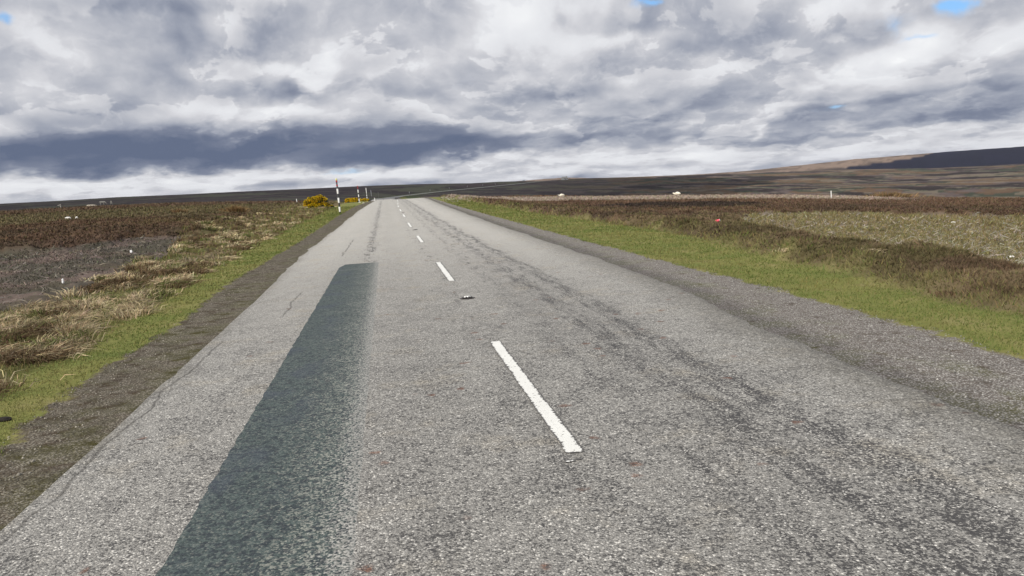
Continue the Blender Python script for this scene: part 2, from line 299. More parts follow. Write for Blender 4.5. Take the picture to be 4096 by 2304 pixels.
def road_material():
    m, n, b, o = new_mat('road_chippings')
    P = wpos(n); x, y, z = n.sep(P)
    r1, r1b, r2, d1, d2 = chips(n, P)
    grit = n.noise(P, 70, 4, .75); grit2 = n.noise(P, 11, 4, .65); broad = n.noise(n.v('MULTIPLY', P, (1.4, .35, 1)), 1., 5, .6); med = n.noise(P, 2.4, 4, .6)
    # wheel tracks where the chippings have worn off and bitumen shows
    st = n.v('MULTIPLY', P, (3.4, .85, 1)); sn = n.noise(st, 1.7, 6, .68, .25)
    sn2 = n.noise(n.v('MULTIPLY', P, (9, 1.6, 1)), 1., 5, .65)
    xw = n.add(x, n.mul(n.sub(n.noise(n.v('MULTIPLY', P, (0, .25, 0)), 1., 2), .5), .35))
    near = n.ss(y, 3., 26., 1., .12)  # dark gaps fade with distance: grazing-angle glare put into the colour
    t = n.mul(n.add(gauss(n, xw, 2.36, .17), n.add(n.mul(gauss(n, xw, 1.95, .22), .85), n.mul(gauss(n, xw, 1.5, .14), .6))), 1.)
    tl = n.mul(gauss(n, xw, -.52, .17), n.ss(y, 13., 20., .0, .95))
    tc = n.mul(gauss(n, xw, .80, .2), .42)
    tr = n.mul(gauss(n, xw, 3.2, .25), n.ss(y, 5., 2., 0., .5))
    tleft = n.mul(gauss(n, xw, -1.05, .6), n.ss(y, 4., 1.5, 0., .35))
    trk = n.add(n.add(t, tl), n.add(tc, n.add(tr, tleft)))
    sn3 = n.noise(n.v('MULTIPLY', P, (17, 1.3, 1)), 1., 5, .7)
    worn = n.add(n.mul(trk, .315), n.mul(n.sub(sn, .5), 1.0)); worn = n.add(worn, n.add(n.mul(n.sub(sn2, .5), .8), n.mul(n.sub(sn3, .5), .85)))
    base = n.ss(worn, .06, .56)
    rnear = n.add(r1, n.mul(n.sub(grit, .5), 1.))
    # each chip survives or not: grainy edges to the worn places
    lost = n.ss(n.add(n.mul(base, 1.0), n.mul(n.sub(.5, rnear), 1.25)), .56, .82)
    # general chip loss: sparse dark gaps
    dens = n.add(.06, n.add(n.mul(n.sub(med, .5), .45), n.mul(trk, .05)))
    gapn = n.add(n.mul(n.sub(.5, r2), .28), n.add(n.mul(n.sub(.5, grit), 1.7), dens))
    lost2 = n.mul(n.ss(gapn, .12, .26, 0., .95), near)
    gaps = n.mul(n.ss(d1, .30, .62, 0., .42), near)
    hole = n.m('MAXIMUM', n.m('MAXIMUM', lost, lost2), gaps)
    g = n.add(n.ss(y, 3., 40., .25, .29), n.add(n.mul(r1b, .22), n.add(n.mul(n.sub(grit2, .5), .10), n.mul(n.sub(broad, .5), .09))))  # stone painted lighter far off, for the glare there
    g = n.add(g, n.add(n.mul(gauss(n, xw, 3.0, .35), .03), n.sub(n.mul(gauss(n, xw, -1.55, .35), .022), n.add(n.mul(gauss(n, xw, .1, .35), .02), n.mul(gauss(n, xw, 1.7, .5), .02)))))
    g = n.add(g, n.mul(n.ss(r1b, .84, 1., 0., .30), near)); g = n.sub(g, n.mul(n.ss(grit, .50, .36, 0., .10), near))
    g = n.mul(g, 1.05); stone = n.comb(n.mul(g, 1.0), n.mul(g, .97), n.mul(g, .895))
    tan = n.ss(n.noise(P, 1.3, 5, .7), .52, .72, 0., .45)
    stone = n.mix(tan, stone, n.mix(1., stone, (1.08, .97, .78), 'MULTIPLY'))
    c = n.mix(hole, stone, n.mix(near, (.105, .102, .10), (.062, .060, .060)))
    rv = n.node('ShaderNodeTexVoronoi', feature='F1'); n.put(rv.inputs['Vector'], n.v('ADD', P, n.v('SCALE', n.noise(P, 9, 2, col=True), sc=.12))); rv.inputs['Scale'].default_value = 3.2
    rk, rk2, _ = n.sep(rv.outputs['Color'])
    rust = n.mul(n.mul(n.ss(rv.outputs['Distance'], .06, .16, 1., 0.), n.ss(rk, .50, .58)), n.ss(grit, .40, .52))
    c = n.mix(n.mul(rust, .75), c, (.16, .06, .028))
    # cracks near the left edge
    def crack(xc, w, y0, y1, seed):
        wob = n.mul(n.sub(n.noise(n.comb(seed, n.mul(y, .9), 0.), 1.4, 5, .6), .5), .24)
        dd = n.m('ABSOLUTE', n.sub(n.sub(x, xc), wob))
        return n.mul(n.ss(n.add(dd, n.mul(n.sub(grit, .5), .02)), w*.3, w, 1., 0.), n.mul(n.ss(y, y0-.4, y0, 0., 1.), n.ss(y, y1, y1+.5, 1., 0.)))
    cr = n.m('MAXIMUM', crack(-1.90, .017, 1.5, 8.5, 3.), crack(-1.45, .02, 10.4, 12.4, 8.))
    cr = n.m('MAXIMUM', cr, crack(-1.15, .03, 19.5, 25.5, 21.))
    c = n.mix(n.mul(cr, .55), c, (.04, .036, .033))
    # dirt towards both edges
    e1 = n.node('ShaderNodeAttribute', attribute_name='edge').outputs['Fac']
    ed = n.ss(n.add(n.m('DIVIDE', e1, n.ss(x, 0., .1, 1.3, 3.4)), n.mul(n.sub(grit2, .5), .35)), .0, .22, 1., 0.)
    c = n.mix(n.mul(ed, .6), c, n.mix(r1b, (.05, .047, .04), (.24, .225, .19)))
    n.put(b.inputs['Base Color'], c)
    b.inputs['Roughness'].default_value = .82; b.inputs['Specular IOR Level'].default_value = .3
    h = n.add(n.mul(n.sub(1., d1), .7), n.add(n.mul(r1, .35), n.mul(grit, .8))); h = n.sub(h, n.mul(hole, .8))
    n.put(b.inputs['Normal'], n.bump(h, .006, .75))
    return m
def strip_material():  # darker blue-green strip, breaking up into road grey at its right edge
    m, n, b, o = new_mat('dark_blue_green')
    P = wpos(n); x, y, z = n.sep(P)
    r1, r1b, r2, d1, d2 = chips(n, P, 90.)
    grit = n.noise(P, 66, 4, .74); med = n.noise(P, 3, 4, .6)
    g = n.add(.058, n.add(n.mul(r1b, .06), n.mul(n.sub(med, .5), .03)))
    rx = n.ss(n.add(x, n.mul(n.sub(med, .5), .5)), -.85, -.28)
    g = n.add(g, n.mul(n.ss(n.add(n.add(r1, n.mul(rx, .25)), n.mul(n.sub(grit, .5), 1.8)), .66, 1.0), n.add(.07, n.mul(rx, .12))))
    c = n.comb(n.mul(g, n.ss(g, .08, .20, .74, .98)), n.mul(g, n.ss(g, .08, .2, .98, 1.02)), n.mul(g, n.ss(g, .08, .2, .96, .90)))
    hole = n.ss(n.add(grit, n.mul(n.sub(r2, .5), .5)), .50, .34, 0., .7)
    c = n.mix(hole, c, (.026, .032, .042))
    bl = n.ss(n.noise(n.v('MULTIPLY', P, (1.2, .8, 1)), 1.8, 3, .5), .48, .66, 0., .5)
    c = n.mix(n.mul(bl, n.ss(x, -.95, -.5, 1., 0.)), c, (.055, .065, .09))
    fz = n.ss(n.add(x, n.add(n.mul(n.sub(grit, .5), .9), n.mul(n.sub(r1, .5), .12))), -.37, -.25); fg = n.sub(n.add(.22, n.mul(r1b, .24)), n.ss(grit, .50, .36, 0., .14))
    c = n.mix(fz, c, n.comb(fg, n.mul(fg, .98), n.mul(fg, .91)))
    pale_line = n.mul(n.ss(n.m('ABSOLUTE', n.sub(n.sub(y, n.mul(x, .25)), 15.85)), .03, .07, 1., 0.), n.ss(grit, .42, .55))
    c = n.mix(n.mul(pale_line, .5), c, (.25, .26, .24))
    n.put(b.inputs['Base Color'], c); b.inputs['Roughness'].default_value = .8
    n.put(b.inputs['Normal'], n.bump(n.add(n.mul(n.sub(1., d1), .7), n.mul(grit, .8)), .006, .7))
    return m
def paint_material():
    m, n, b, o = new_mat('road_paint')
    P = wpos(n); grit = n.noise(P, 42, 4, .65); v = n.voro(P, 95, out='Distance')
    e = n.node('ShaderNodeAttribute', attribute_name='edge').outputs['Fac']
    wear = n.ss(n.add(n.add(grit, n.mul(n.noise(P, 12, 3, .6), .25)), n.mul(e, .35)), .80, .84, 1., 0.)
    k = n.add(.66, n.mul(n.noise(P, 8, 3), .12))
    c = n.mix(wear, n.comb(k, k, n.mul(k, .95)), (.11, .105, .10))
    n.put(b.inputs['Base Color'], c); b.inputs['Roughness'].default_value = .6
    n.put(b.inputs['Normal'], n.bump(n.add(grit, v), .003, .5))
    return m
def ground_material():
    m, n, b, o = new_mat('moor_ground')
    P = wpos(n); x, y, z = n.sep(P)
    base = n.node('ShaderNodeAttribute', attribute_name='Col').outputs['Color']
    za = n.node('ShaderNodeAttribute', attribute_name='zone').outputs['Vector']
    sg, gr, far = n.sep(za)                     # signed distance to gravel, to grass; 0..1 far moor
    j = n.add(n.mul(n.sub(n.noise(P, 2.6, 5, .68), .5), .62), n.mul(n.sub(n.noise(P, 26, 3, .6), .5), .10))
    f1 = n.noise(P, 7, 5, .7); f2 = n.noise(P, 45, 4, .7); f3 = n.noise(n.v('MULTIPLY', P, (.35, .35, 1.)), 1., 6, .7); f4 = n.noise(n.v('MULTIPLY', P, (.03, .03, .3)), 1., 8, .72)
    k = n.add(.30, n.add(n.mul(f1, .5), n.add(n.mul(f2, .35), n.mul(f3, .55))))
    kf = n.add(.15, n.add(n.mul(f4, 1.0), n.mul(f3, .7)))
    kk = n.add(n.mul(k, n.sub(1., far)), n.mul(kf, far))
    c = n.mix(1., base, n.comb(kk, kk, kk), 'MULTIPLY')
    # turf
    tn = n.noise(P, 1.1, 5, .65); t2 = n.noise(P, 60, 3, .7)
    turf = n.ramp(tn, [(.25, (.09, .12, .034)), (.40, (.145, .165, .048)), (.54, (.19, .19, .062)), (.75, (.25, .215, .10))])
    tk = n.add(.45, n.add(n.mul(t2, .7), n.mul(f1, .4))); turf = n.mix(1., turf, n.comb(tk, tk, tk), 'MULTIPLY')
    to = n.node('ShaderNodeAttribute', attribute_name='outer').outputs['Fac']
    gm = n.mul(n.ss(n.add(gr, j), -.04, .06), n.ss(n.add(to, j), -.15, .25))
    c = n.mix(gm, c, turf)
    # gravel and soil of the shoulders
    r1, r1b, r2, d1, d2 = chips(n, P, 82.)
    gg = n.add(.17, n.add(n.mul(n.ss(r1b, .2, 1.), .30), n.ss(r1, .9, 1., 0., .22)))
    left = n.ss(x, 0., .1, 1., 0.)
    dens = n.ss(n.add(n.noise(P, 5, 4, .7), n.mul(left, -.07)), .28, .46)
    stone = n.comb(n.mul(gg, 1.), n.mul(gg, .96), n.mul(gg, .90))
    soil = n.mix(n.noise(P, 2.6, 4, .6), (.065, .052, .044), (.12, .095, .075))
    moss = n.ss(n.add(n.noise(P, 1.4, 5, .65), n.mul(sg, -.16)), .43, .56)
    soil = n.mix(n.mul(moss, .8), soil, (.085, .085, .025))
    grv = n.mix(n.mul(dens, n.sub(1., n.ss(d1, .32, .6, 0., .75))), soil, stone)
    grv = n.mix(left, grv, n.mix(1., grv, (.66, .63, .55), 'MULTIPLY')); grv = n.mix(n.mul(n.mul(left, n.ss(n.noise(P, 3.1, 5, .7), .48, .62)), .5), grv, n.mix(r1b, (.035, .030, .022), (.10, .095, .05)))
    dk = n.mul(n.ss(n.add(sg, n.mul(n.sub(n.noise(P, 4, 4, .7), .5), .5)), .0, .40, .66, 0.), n.sub(1., left))       # bitumen-dark strip next to the seal
    grv = n.mix(dk, grv, n.mix(1., grv, (.5, .5, .53), 'MULTIPLY'))
    vm = n.ss(n.add(gr, j), -.04, .06, 1., 0.)
    c = n.mix(vm, c, grv)
    n.put(b.inputs['Base Color'], c); b.inputs['Roughness'].default_value = .95; b.inputs['Specular IOR Level'].default_value = .1
    hb = n.add(n.mul(f1, .04), n.add(n.mul(f2, .012), n.mul(n.mul(vm, n.sub(1., d1)), .006)))
    hb = n.add(hb, n.mul(n.mul(f4, far), 2.0))
    n.put(b.inputs['Normal'], n.bump(hb, 1., .8))
    return m
def blade_material(name, trans=.25):
    m, n, b, o = new_mat(name)
    c = n.node('ShaderNodeAttribute', attribute_name='Col').outputs['Color']
    n.put(b.inputs['Base Color'], c); b.inputs['Roughness'].default_value = .8; b.inputs['Specular IOR Level'].default_value = .12
    t = n.node('ShaderNodeBsdfTranslucent'); n.put(t.inputs['Color'], c)
    mx = n.node('ShaderNodeMixShader'); mx.inputs[0].default_value = trans
    n.l.new(b.outputs[0], mx.inputs[1]); n.l.new(t.outputs[0], mx.inputs[2]); n.l.new(mx.outputs[0], o.inputs[0])
    return m
def col_material(name, rough=.8, var=.2, scale=30.):
    m, n, b, o = new_mat(name)
    c = n.node('ShaderNodeAttribute', attribute_name='Col').outputs['Color']
    f = n.noise(wpos(n), scale, 4, .6); k = n.add(1-var, n.mul(f, var*2))
    n.put(b.inputs['Base Color'], n.mix(1., c, n.comb(k, k, k), 'MULTIPLY')); b.inputs['Roughness'].default_value = rough
    return m
M_ROAD = road_material(); M_STRIP = strip_material(); M_PAINT = paint_material(); M_GROUND = ground_material()
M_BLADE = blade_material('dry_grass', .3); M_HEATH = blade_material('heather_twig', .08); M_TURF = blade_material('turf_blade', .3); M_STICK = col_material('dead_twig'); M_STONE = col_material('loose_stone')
M_WHITE = simple('white_paint', (.78, .78, .76), .55, .12); M_DARK = simple('charcoal_paint', (.06, .06, .065), .6, .2); M_RED = simple('red_band', (.42, .02, .03), .45, .1)
M_YEL = simple('pale_yellow_cap', (.72, .74, .30), .5, .1); M_GREYW = simple('weathered_wood', (.33, .31, .28), .85, .3, 14); M_IRON = simple('cast_iron', (.035, .03, .028), .5, .3)
M_FLOWER = blade_material('gorse_flower', .25); M_GLEAF = blade_material('gorse_leaf', .1); M_BARK = simple('bark', (.07, .05, .035), .9, .4)
M_WALL = simple('pale_render', (.85, .83, .77), .85, .15, 2); M_SLATE = simple('slate_roof', (.13, .13, .14), .7, .3, 2); M_GLASS = simple('dark_glass', (.03, .035, .04), .15, .1, 2, .5)
M_CARW = simple('white_car_paint', (.75, .76, .78), .25, .05, 2, .5); M_TYRE = simple('tyre', (.02, .02, .02), .8, .1)
M_DUNG = simple('dark_peat', (.02, .016, .013), .9, .4); M_ROCK = simple('pale_rock', (.36, .32, .26), .9, .4, 6); M_QUARTZ = simple('white_stone', (.72, .70, .66), .8, .2, 12)
M_PAPER = simple('white_paper', (.80, .80, .80), .7, .1, 9); M_PINK = simple('pink_tin', (.65, .07, .11), .35, .1); M_TIN = simple('bare_tin', (.6, .58, .58), .35, .1)
# ---------------------------------------------------------------- object helpers
def tag(o, label=None, cat=None, group=None, kind=None):
    if label: o['label'] = label
    if cat: o['category'] = cat
    if group: o['group'] = group
    if kind: o['kind'] = kind
    return o
def link(name, mesh, mat, parent=None, smooth=False):
    o = bpy.data.objects.new(name, mesh); COL.objects.link(o)
    if mat:
        for mm in (mat if isinstance(mat, (list, tuple)) else [mat]): mesh.materials.append(mm)
    if parent: o.parent = parent
    if smooth: mesh.polygons.foreach_set('use_smooth', np.ones(len(mesh.polygons), bool)); mesh.update()
    return o
def np_mesh(name, V, F, cols=None, attrs=None):
    """V (n,3), F (m,k) all faces with k corners"""
    me = bpy.data.meshes.new(name); V = np.ascontiguousarray(V, np.float32); F = np.ascontiguousarray(F, np.int32)
    me.vertices.add(len(V)); me.vertices.foreach_set('co', V.ravel())
    k = F.shape[1]; me.loops.add(F.size); me.loops.foreach_set('vertex_index', F.ravel())
    me.polygons.add(len(F)); me.polygons.foreach_set('loop_start', np.arange(0, F.size, k, dtype=np.int32))
    me.update(calc_edges=True)
    if cols is not None:
        a = me.color_attributes.new('Col', 'FLOAT_COLOR', 'POINT'); c = np.ones((len(V), 4), np.float32); c[:, :3] = cols; a.data.foreach_set('color', c.ravel())
    for nm, (typ, arr) in (attrs or {}).items():
        a = me.attributes.new(nm, typ, 'POINT'); a.data.foreach_set('vector' if typ == 'FLOAT_VECTOR' else 'value', np.ascontiguousarray(arr, np.float32).ravel())
    return me
def empty(name, loc, rz=0., sc=1.):
    o = bpy.data.objects.new(name, None); COL.objects.link(o); o.location = loc; o.rotation_euler = (0, 0, rz); o.scale = (sc, sc, sc); o.empty_display_size = .2; return o
def gz(x, y): return float(ground_z(np.array([x]), np.array([y]))[0])
def bm_obj(name, bm, mat, parent=None, smooth=False):
    me = bpy.data.meshes.new(name); bm.to_mesh(me); bm.free(); return link(name, me, mat, parent, smooth)
def lathe(bm, prof, seg=16, c=(0, 0, 0), M=None):
    rings = []
    for r, z in prof:
        ring = []
        for i in range(seg):
            a = 2*math.pi*i/seg; p = Vector((c[0]+r*math.cos(a), c[1]+r*math.sin(a), c[2]+z))
            ring.append(bm.verts.new(M @ p if M else p))
        rings.append(ring)
    for a, b in zip(rings[:-1], rings[1:]):
        for i in range(seg): bm.faces.new((a[i], a[(i+1) % seg], b[(i+1) % seg], b[i]))
    bm.faces.new(rings[0][::-1]); bm.faces.new(rings[-1])
def box(bm, lo, hi, M=None):
    v = [bm.verts.new((M @ Vector(p)) if M else p) for p in [(x, y, z) for z in (lo[2], hi[2]) for y in (lo[1], hi[1]) for x in (lo[0], hi[0])]]
    for f in ((0,2,3,1),(4,5,7,6),(0,1,5,4),(2,6,7,3),(0,4,6,2),(1,3,7,5)): bm.faces.new([v[i] for i in f])
def lump(sub, size, jit, seed, flat=0.):
    bm = bmesh.new(); bmesh.ops.create_icosphere(bm, subdivisions=sub, radius=1.)
    co = np.array([v.co[:] for v in bm.verts]); n = fbm(co[:, 0]*1.6+co[:, 2]*2+seed*3.1, co[:, 1]*1.6-co[:, 2]*1.3+seed, seed, 3)
    n2 = fbm(co[:, 0]*4+seed, co[:, 1]*4+co[:, 2]*4, seed+5, 2)
    for v, a, b in zip(bm.verts, n, n2):
        k = 1+(a-.5)*jit*2+(b-.5)*jit*.7
        v.co = Vector((v.co.x*k*size[0], v.co.y*k*size[1], max(v.co.z, -flat if flat else -9)*k*size[2]))
    return bm
# ---------------------------------------------------------------- ground sheet
def albedo(x, y, r, az, r1, r2):
    """own colour of the moor's plant cover (no light or shade in it)"""
    C = lambda *c: np.array(c, float)
    n = len(x); out = np.tile(C(.078, .051, .036), (n, 1))
    def blend(mask, col):
        m = np.clip(mask, 0, 1)[:, None]; out[:] = out*(1-m)+np.asarray(col)*m
    A = fbm(x*.09, y*.09, 61, 4); B = fbm(x*.35, y*.35, 62, 4); D = fbm(x*.04, y*.02, 63, 3)
    lr = np.log(r)
    blend(sstep(.42, .62, A), C(.092, .059, .038))
    blend(sstep(.50, .66, B)*.6, C(.055, .042, .028))
    blend(sstep(.55, .7, fbm(x*.2, y*.12, 64, 4))*.3, C(.11, .095, .04))
    left = az < -1
    # left: olive band and redder heather on the rise
    t = r/r1
    blend(left*sstep(.42, .5, t+(B-.5)*.15)*sstep(.78, .68, t+(B-.5)*.15), C(.105, .085, .046))
    blend(left*sstep(.72, .8, t), C(.10, .066, .045))
    blend(left*sstep(.9, .96, t), C(.08, .062, .04))
    # right: pale cut strip close to the brow, red-brown heather either side
    rt = az > 3
    blend(rt*sstep(.40, .5, t)*sstep(60, 36, az+0*t), C(.098, .062, .042))
    pale = rt*sstep(.60, .64, t+(B-.5)*.05+np.interp(az, [3, 20, 30, 40], [.0, .0, -.02, -.06]))*sstep(.945, .92, t+(B-.5)*.03)*sstep(38, 33, az)
    blend(pale*.95, C(.25, .20, .165))
    blend(rt*sstep(.94, .96, t), C(.125, .08, .05))
    # straw and green mix on the left bank, fringe on the right
    xl = tab(LGO, y); xr = tab(RGO, y)
    nn = fbm(x*1.3, y*1.1, 65, 4)
    lb = left*(r < 110)*sstep(4.4, 1.2, xl-x+(nn-.5)*2.4)
    blend(lb, C(.15, .115, .065)); blend(lb*sstep(.52, .62, nn), C(.085, .09, .03))
    rf = rt*(r < 110)*sstep(.35, .0, x-xr+(nn-.5)*1.2)
    blend(rf, C(.15, .135, .06)); blend(rt*(r < 40)*sstep(.54, .64, fbm(x*.8, y*.8, 90, 3))*.8, C(.13, .098, .058))
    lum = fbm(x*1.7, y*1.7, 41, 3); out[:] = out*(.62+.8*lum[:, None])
    blend(heath_mask(x, y)*rt*(r < 30)*sstep(.56, .68, fbm(x*.9, y*.9, 69, 3))*.55, C(.085, .078, .033))
    blend(in_poly(x+(B-.5)*4, y+(A-.5)*8, [(14, 47), (20, 42), (25, 50), (26, 57), (21, 60), (15, 53)])*1., C(.042, .031, .026))
    cl = clear_mask(x, y)
    ncl = fbm(x*.8, y*.8, 66, 4)
    blend(cl*(az > 0), C(.14, .135, .06)); blend(cl*(az > 0)*sstep(.5, .62, ncl), C(.19, .16, .125)); blend(cl*(az > 0)*sstep(.62, .7, fbm(x*.5, y*.5, 68, 3)), C(.09, .06, .035))
    blend(cl*(az < 0), C(.085, .075, .06)); blend(cl*(az < 0)*sstep(.48, .6, ncl), C(.13, .10, .085)); blend(cl*(az < 0)*sstep(.52, .62, fbm(x*1.1, y*.9, 70, 3))*.6, C(.065, .06, .04))
    # beyond the brow
    bey = sstep(1.0, 1.03, t)
    P1 = fbm(az*.33, lr*9, 71, 5, .55); P2 = fbm(az*.8, lr*26, 72, 4, .6); P3 = fbm(az*.5, lr*14, 73, 4, .55)
    mid = np.tile(C(.105, .083, .078), (n, 1))
    def mb(mask, col):
        m = np.clip(mask, 0, 1)[:, None]; mid[:] = mid*(1-m)+np.asarray(col)*m
    mb(sstep(.50, .56, P1), C(.13, .13, .09)); mb(sstep(.50, .54, P3)*.85, C(.070, .056, .058))
    rr = sstep(9, 20, az)
    mb(rr*sstep(.46, .54, P1)*.8, C(.115, .068, .042)); mb(rr*sstep(.56, .60, P3), C(.052, .058, .042)); mb(rr*sstep(.575, .63, P2)*.8, C(.19, .16, .12)*.85)
    mb(rr*sstep(.40, .36, P1), C(.034, .027, .027))
    mb(sstep(2.2*r1, 1.5*r1, r)*.8*(az > 6), C(.040, .032, .033))
    m = bey[:, None]; out[:] = out*(1-m)+mid*m
    fb = sstep(1.0, 1.15, r/r2)
    edge = np.interp(az, [-60, 24, 27, 32.5, 34.5, 37, 75], [2, 2.0, 1.5, .72, .52, .20, .0])*0
    far = np.tile(C(.215, .16, .125), (n, 1))
    e = np.degrees(np.arctan2(base_z(x, y)[0]-CAM_H, r)); P4 = fbm(az*1.2, e*14, 75, 4, .6)
    far = far*(1-.45*sstep(.45, .65, P4)[:, None])
    # long cloud shadow painted into the slope under the pale crest: boundary in terms of height on the hill
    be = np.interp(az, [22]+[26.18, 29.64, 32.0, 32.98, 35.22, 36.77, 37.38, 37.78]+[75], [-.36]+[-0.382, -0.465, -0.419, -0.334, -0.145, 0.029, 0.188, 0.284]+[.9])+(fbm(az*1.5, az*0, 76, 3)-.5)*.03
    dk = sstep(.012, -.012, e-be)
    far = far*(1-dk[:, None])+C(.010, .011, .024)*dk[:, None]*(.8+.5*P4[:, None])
    dk2 = (az < 12)*1.0*sstep(9.6, 8.9, az); far = far*(1-dk2[:, None])+C(.07, .05, .06)*dk2[:, None]
    f = fb[:, None]; out[:] = out*(1-f)+far*f
    # green verges of the far road
    d, _ = path_dist(x, y)
    vg = (y > 118)*sstep(11, 5, d+(P2-.5)*5); blend(vg, C(.105, .135, .06))
    return out
def build_ground():
    azs = np.unique(np.concatenate([np.arange(-180, -30, 3.), np.arange(-30, 46.001, .085), np.arange(48, 180, 3.)]))
    rs = [.4, .8, 1.3, 1.8]; r = 2.1
    while r < 6500:
        rs.append(r); r *= 1.0105 if r < 30 else (1.013 if r < 140 else (1.022 if r < 1500 else 1.035))
    rs = np.array(rs); A, Rr = np.meshgrid(azs, rs)
    X = Rr*np.sin(np.radians(A)); Y = Rr*np.cos(np.radians(A)); sh = X.shape
    x = X.ravel(); y = Y.ravel(); z = ground_z(x, y)
    r = np.hypot(x, y); azc = np.clip(np.degrees(np.arctan2(x, y)), -60, 75)
    r1 = tab(R1T, azc); r2 = tab(R2T, azc)
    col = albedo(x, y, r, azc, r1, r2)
    sg = np.maximum(tab(XL, y)-x, x-tab(XR, y)); sg = np.where(y > 119, path_dist(x, y)[0]-2.9, sg)
    gr = np.maximum(tab(LGI, y)-x, x-tab(RGI, y)); gr = np.where(y > 119, path_dist(x, y)[0]-4, gr)
    to = np.minimum(x-tab(LGO, y), tab(RGO, y)-x); to = np.where(y > 119, 5.5-path_dist(x, y)[0], to)
    far = sstep(.95, 1.1, r/r1)
    na, nr = len(azs), len(rs); i = np.arange(nr*na).reshape(nr, na)
    a = i[:-1, :]; b = np.roll(i, -1, 1)[:-1, :]; c = np.roll(i, -1, 1)[1:, :]; d = i[1:, :]
    F = np.stack([a.ravel(), d.ravel(), c.ravel(), b.ravel()], 1)
    V = np.stack([x, y, z], 1)
    V = np.vstack([V, [[0, 0, -.06]]])
    me = np_mesh('ground', V, F, np.vstack([col, col[:1]]), {'zone': ('FLOAT_VECTOR', np.vstack([np.stack([sg, gr, far], 1), [[-1, -1, 0]]])), 'outer': ('FLOAT', np.append(to, 1))})
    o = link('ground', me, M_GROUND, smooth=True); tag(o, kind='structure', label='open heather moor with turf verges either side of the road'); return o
build_ground()
# ---------------------------------------------------------------- road
def build_road():
    ys = [-6.]; 
    while ys[-1] < 121: ys.append(ys[-1]+max(.035, min(1., abs(ys[-1])*.012)))
    ys = np.array(ys); N = 26
    xl = tab(XL, ys)+(fbm(ys*1.1, ys*0, 81, 4)-.5)*.19+(fbm(ys*7, ys*0, 82, 2)-.5)*.07
    xr = tab(XR, ys)+(fbm(ys*.9, ys*0+3, 83, 4)-.5)*.12+(fbm(ys*7, ys*0+3, 84, 2)-.5)*.06
    t = np.concatenate([[0, .012], np.linspace(.03, .97, N-4), [.988, 1.]])
    X = xl[:, None]+(xr-xl)[:, None]*t[None]; Y = np.repeat(ys[:, None], N, 1)
    Z = tab(ZR, Y)+.0+.012*np.sin(np.pi*t)[None]
    Z = Z+(fbm(X*.8, Y*.3, 85, 3)-.5)*.012
    Z[:, 0] -= .05; Z[:, -1] -= .05
    edge = np.minimum(t[None]*(xr-xl)[:, None], (1-t[None])*(xr-xl)[:, None])*np.ones_like(X)
    V = np.stack([X.ravel(), Y.ravel(), Z.ravel()], 1); i = np.arange(V.shape[0]).reshape(X.shape)
    F = np.stack([i[:-1, :-1].ravel(), i[:-1, 1:].ravel(), i[1:, 1:].ravel(), i[1:, :-1].ravel()], 1)
    # the far stretch, continuing over the brow and up the opposite hill
    P = FARPATH[FARPATH[:, 1] > 119.5]; T = np.gradient(P[:, :2], axis=0); T /= np.linalg.norm(T, axis=1)[:, None]; Nn = np.stack([T[:, 1], -T[:, 0]], 1)
    k = np.linspace(-1, 1, 9); hw = 3.1
    X2 = P[:, 0][:, None]+Nn[:, 0][:, None]*k[None]*hw; Y2 = P[:, 1][:, None]+Nn[:, 1][:, None]*k[None]*hw
    Z2 = np.repeat(P[:, 2][:, None], 9, 1)+.05; Z2[:, 0] -= .3; Z2[:, -1] -= .3
    V2 = np.stack([X2.ravel(), Y2.ravel(), Z2.ravel()], 1); j = np.arange(len(V2)).reshape(X2.shape)+len(V)
    F2 = np.stack([j[:-1, :-1].ravel(), j[:-1, 1:].ravel(), j[1:, 1:].ravel(), j[1:, :-1].ravel()], 1)
    e2 = (1-np.abs(k))[None]*hw*np.ones_like(X2)
    me = np_mesh('road', np.vstack([V, V2]), np.vstack([F, F2]), None, {'edge': ('FLOAT', np.concatenate([edge.ravel(), e2.ravel()]))})
    o = link('road', me, M_ROAD, smooth=True); tag(o, kind='structure', label='grey chip-sealed moorland road running to the brow'); return o
ROAD = build_road()
def road_z(x, y):
    t = (x-tab(XL, y))/(tab(XR, y)-tab(XL, y)); return tab(ZR, y)+.012*np.sin(np.pi*np.clip(t, 0, 1))+(fbm(x*.8, y*.3, 85, 3)-.5)*.012
def sheet(name, x0f, x1f, y0, y1, lift, mat, jit, nx, dy, seed, endj=.03):
    ys = np.arange(y0, y1+dy, dy); ys[-1] = y1
    a = x0f(ys)+(fbm(ys*9, ys*0+seed, 91, 3)-.5)*jit; b = x1f(ys)+(fbm(ys*9, ys*0+seed+5, 92, 3)-.5)*jit
    t = np.linspace(0, 1, nx)
    X = a[:, None]+(b-a)[:, None]*t; Y = np.repeat(ys[:, None], nx, 1)
    Y[0] += (fbm(X[0]*14, X[0]*0+seed, 93, 2)-.5)*endj; Y[-1] += (fbm(X[-1]*14, X[-1]*0+seed, 94, 2)-.5)*endj
    Z = road_z(X, Y)+lift
    if name == 'dark_strip': Z[:, -1] -= .02
    e = np.minimum.reduce([(X-a[:, None]), (b[:, None]-X), (Y-y0), (y1-Y)]); e = np.clip(e/.02, 0, 1)
    V = np.stack([X.ravel(), Y.ravel(), Z.ravel()], 1); i = np.arange(len(V)).reshape(X.shape)
    F = np.stack([i[:-1, :-1].ravel(), i[:-1, 1:].ravel(), i[1:, 1:].ravel(), i[1:, :-1].ravel()], 1)
    me = np_mesh(name, V, F, None, {'edge': ('FLOAT', e.ravel())}); return link(name, me, mat, ROAD, smooth=True)
DASH = [(4.05, 7.3), (12.4, 15.75), (21.9, 25.3), (31.0, 35.0), (42, 45.5), (51.5, 55.8), (62, 66), (71, 75), (80, 84), (89, 93), (98, 101)]
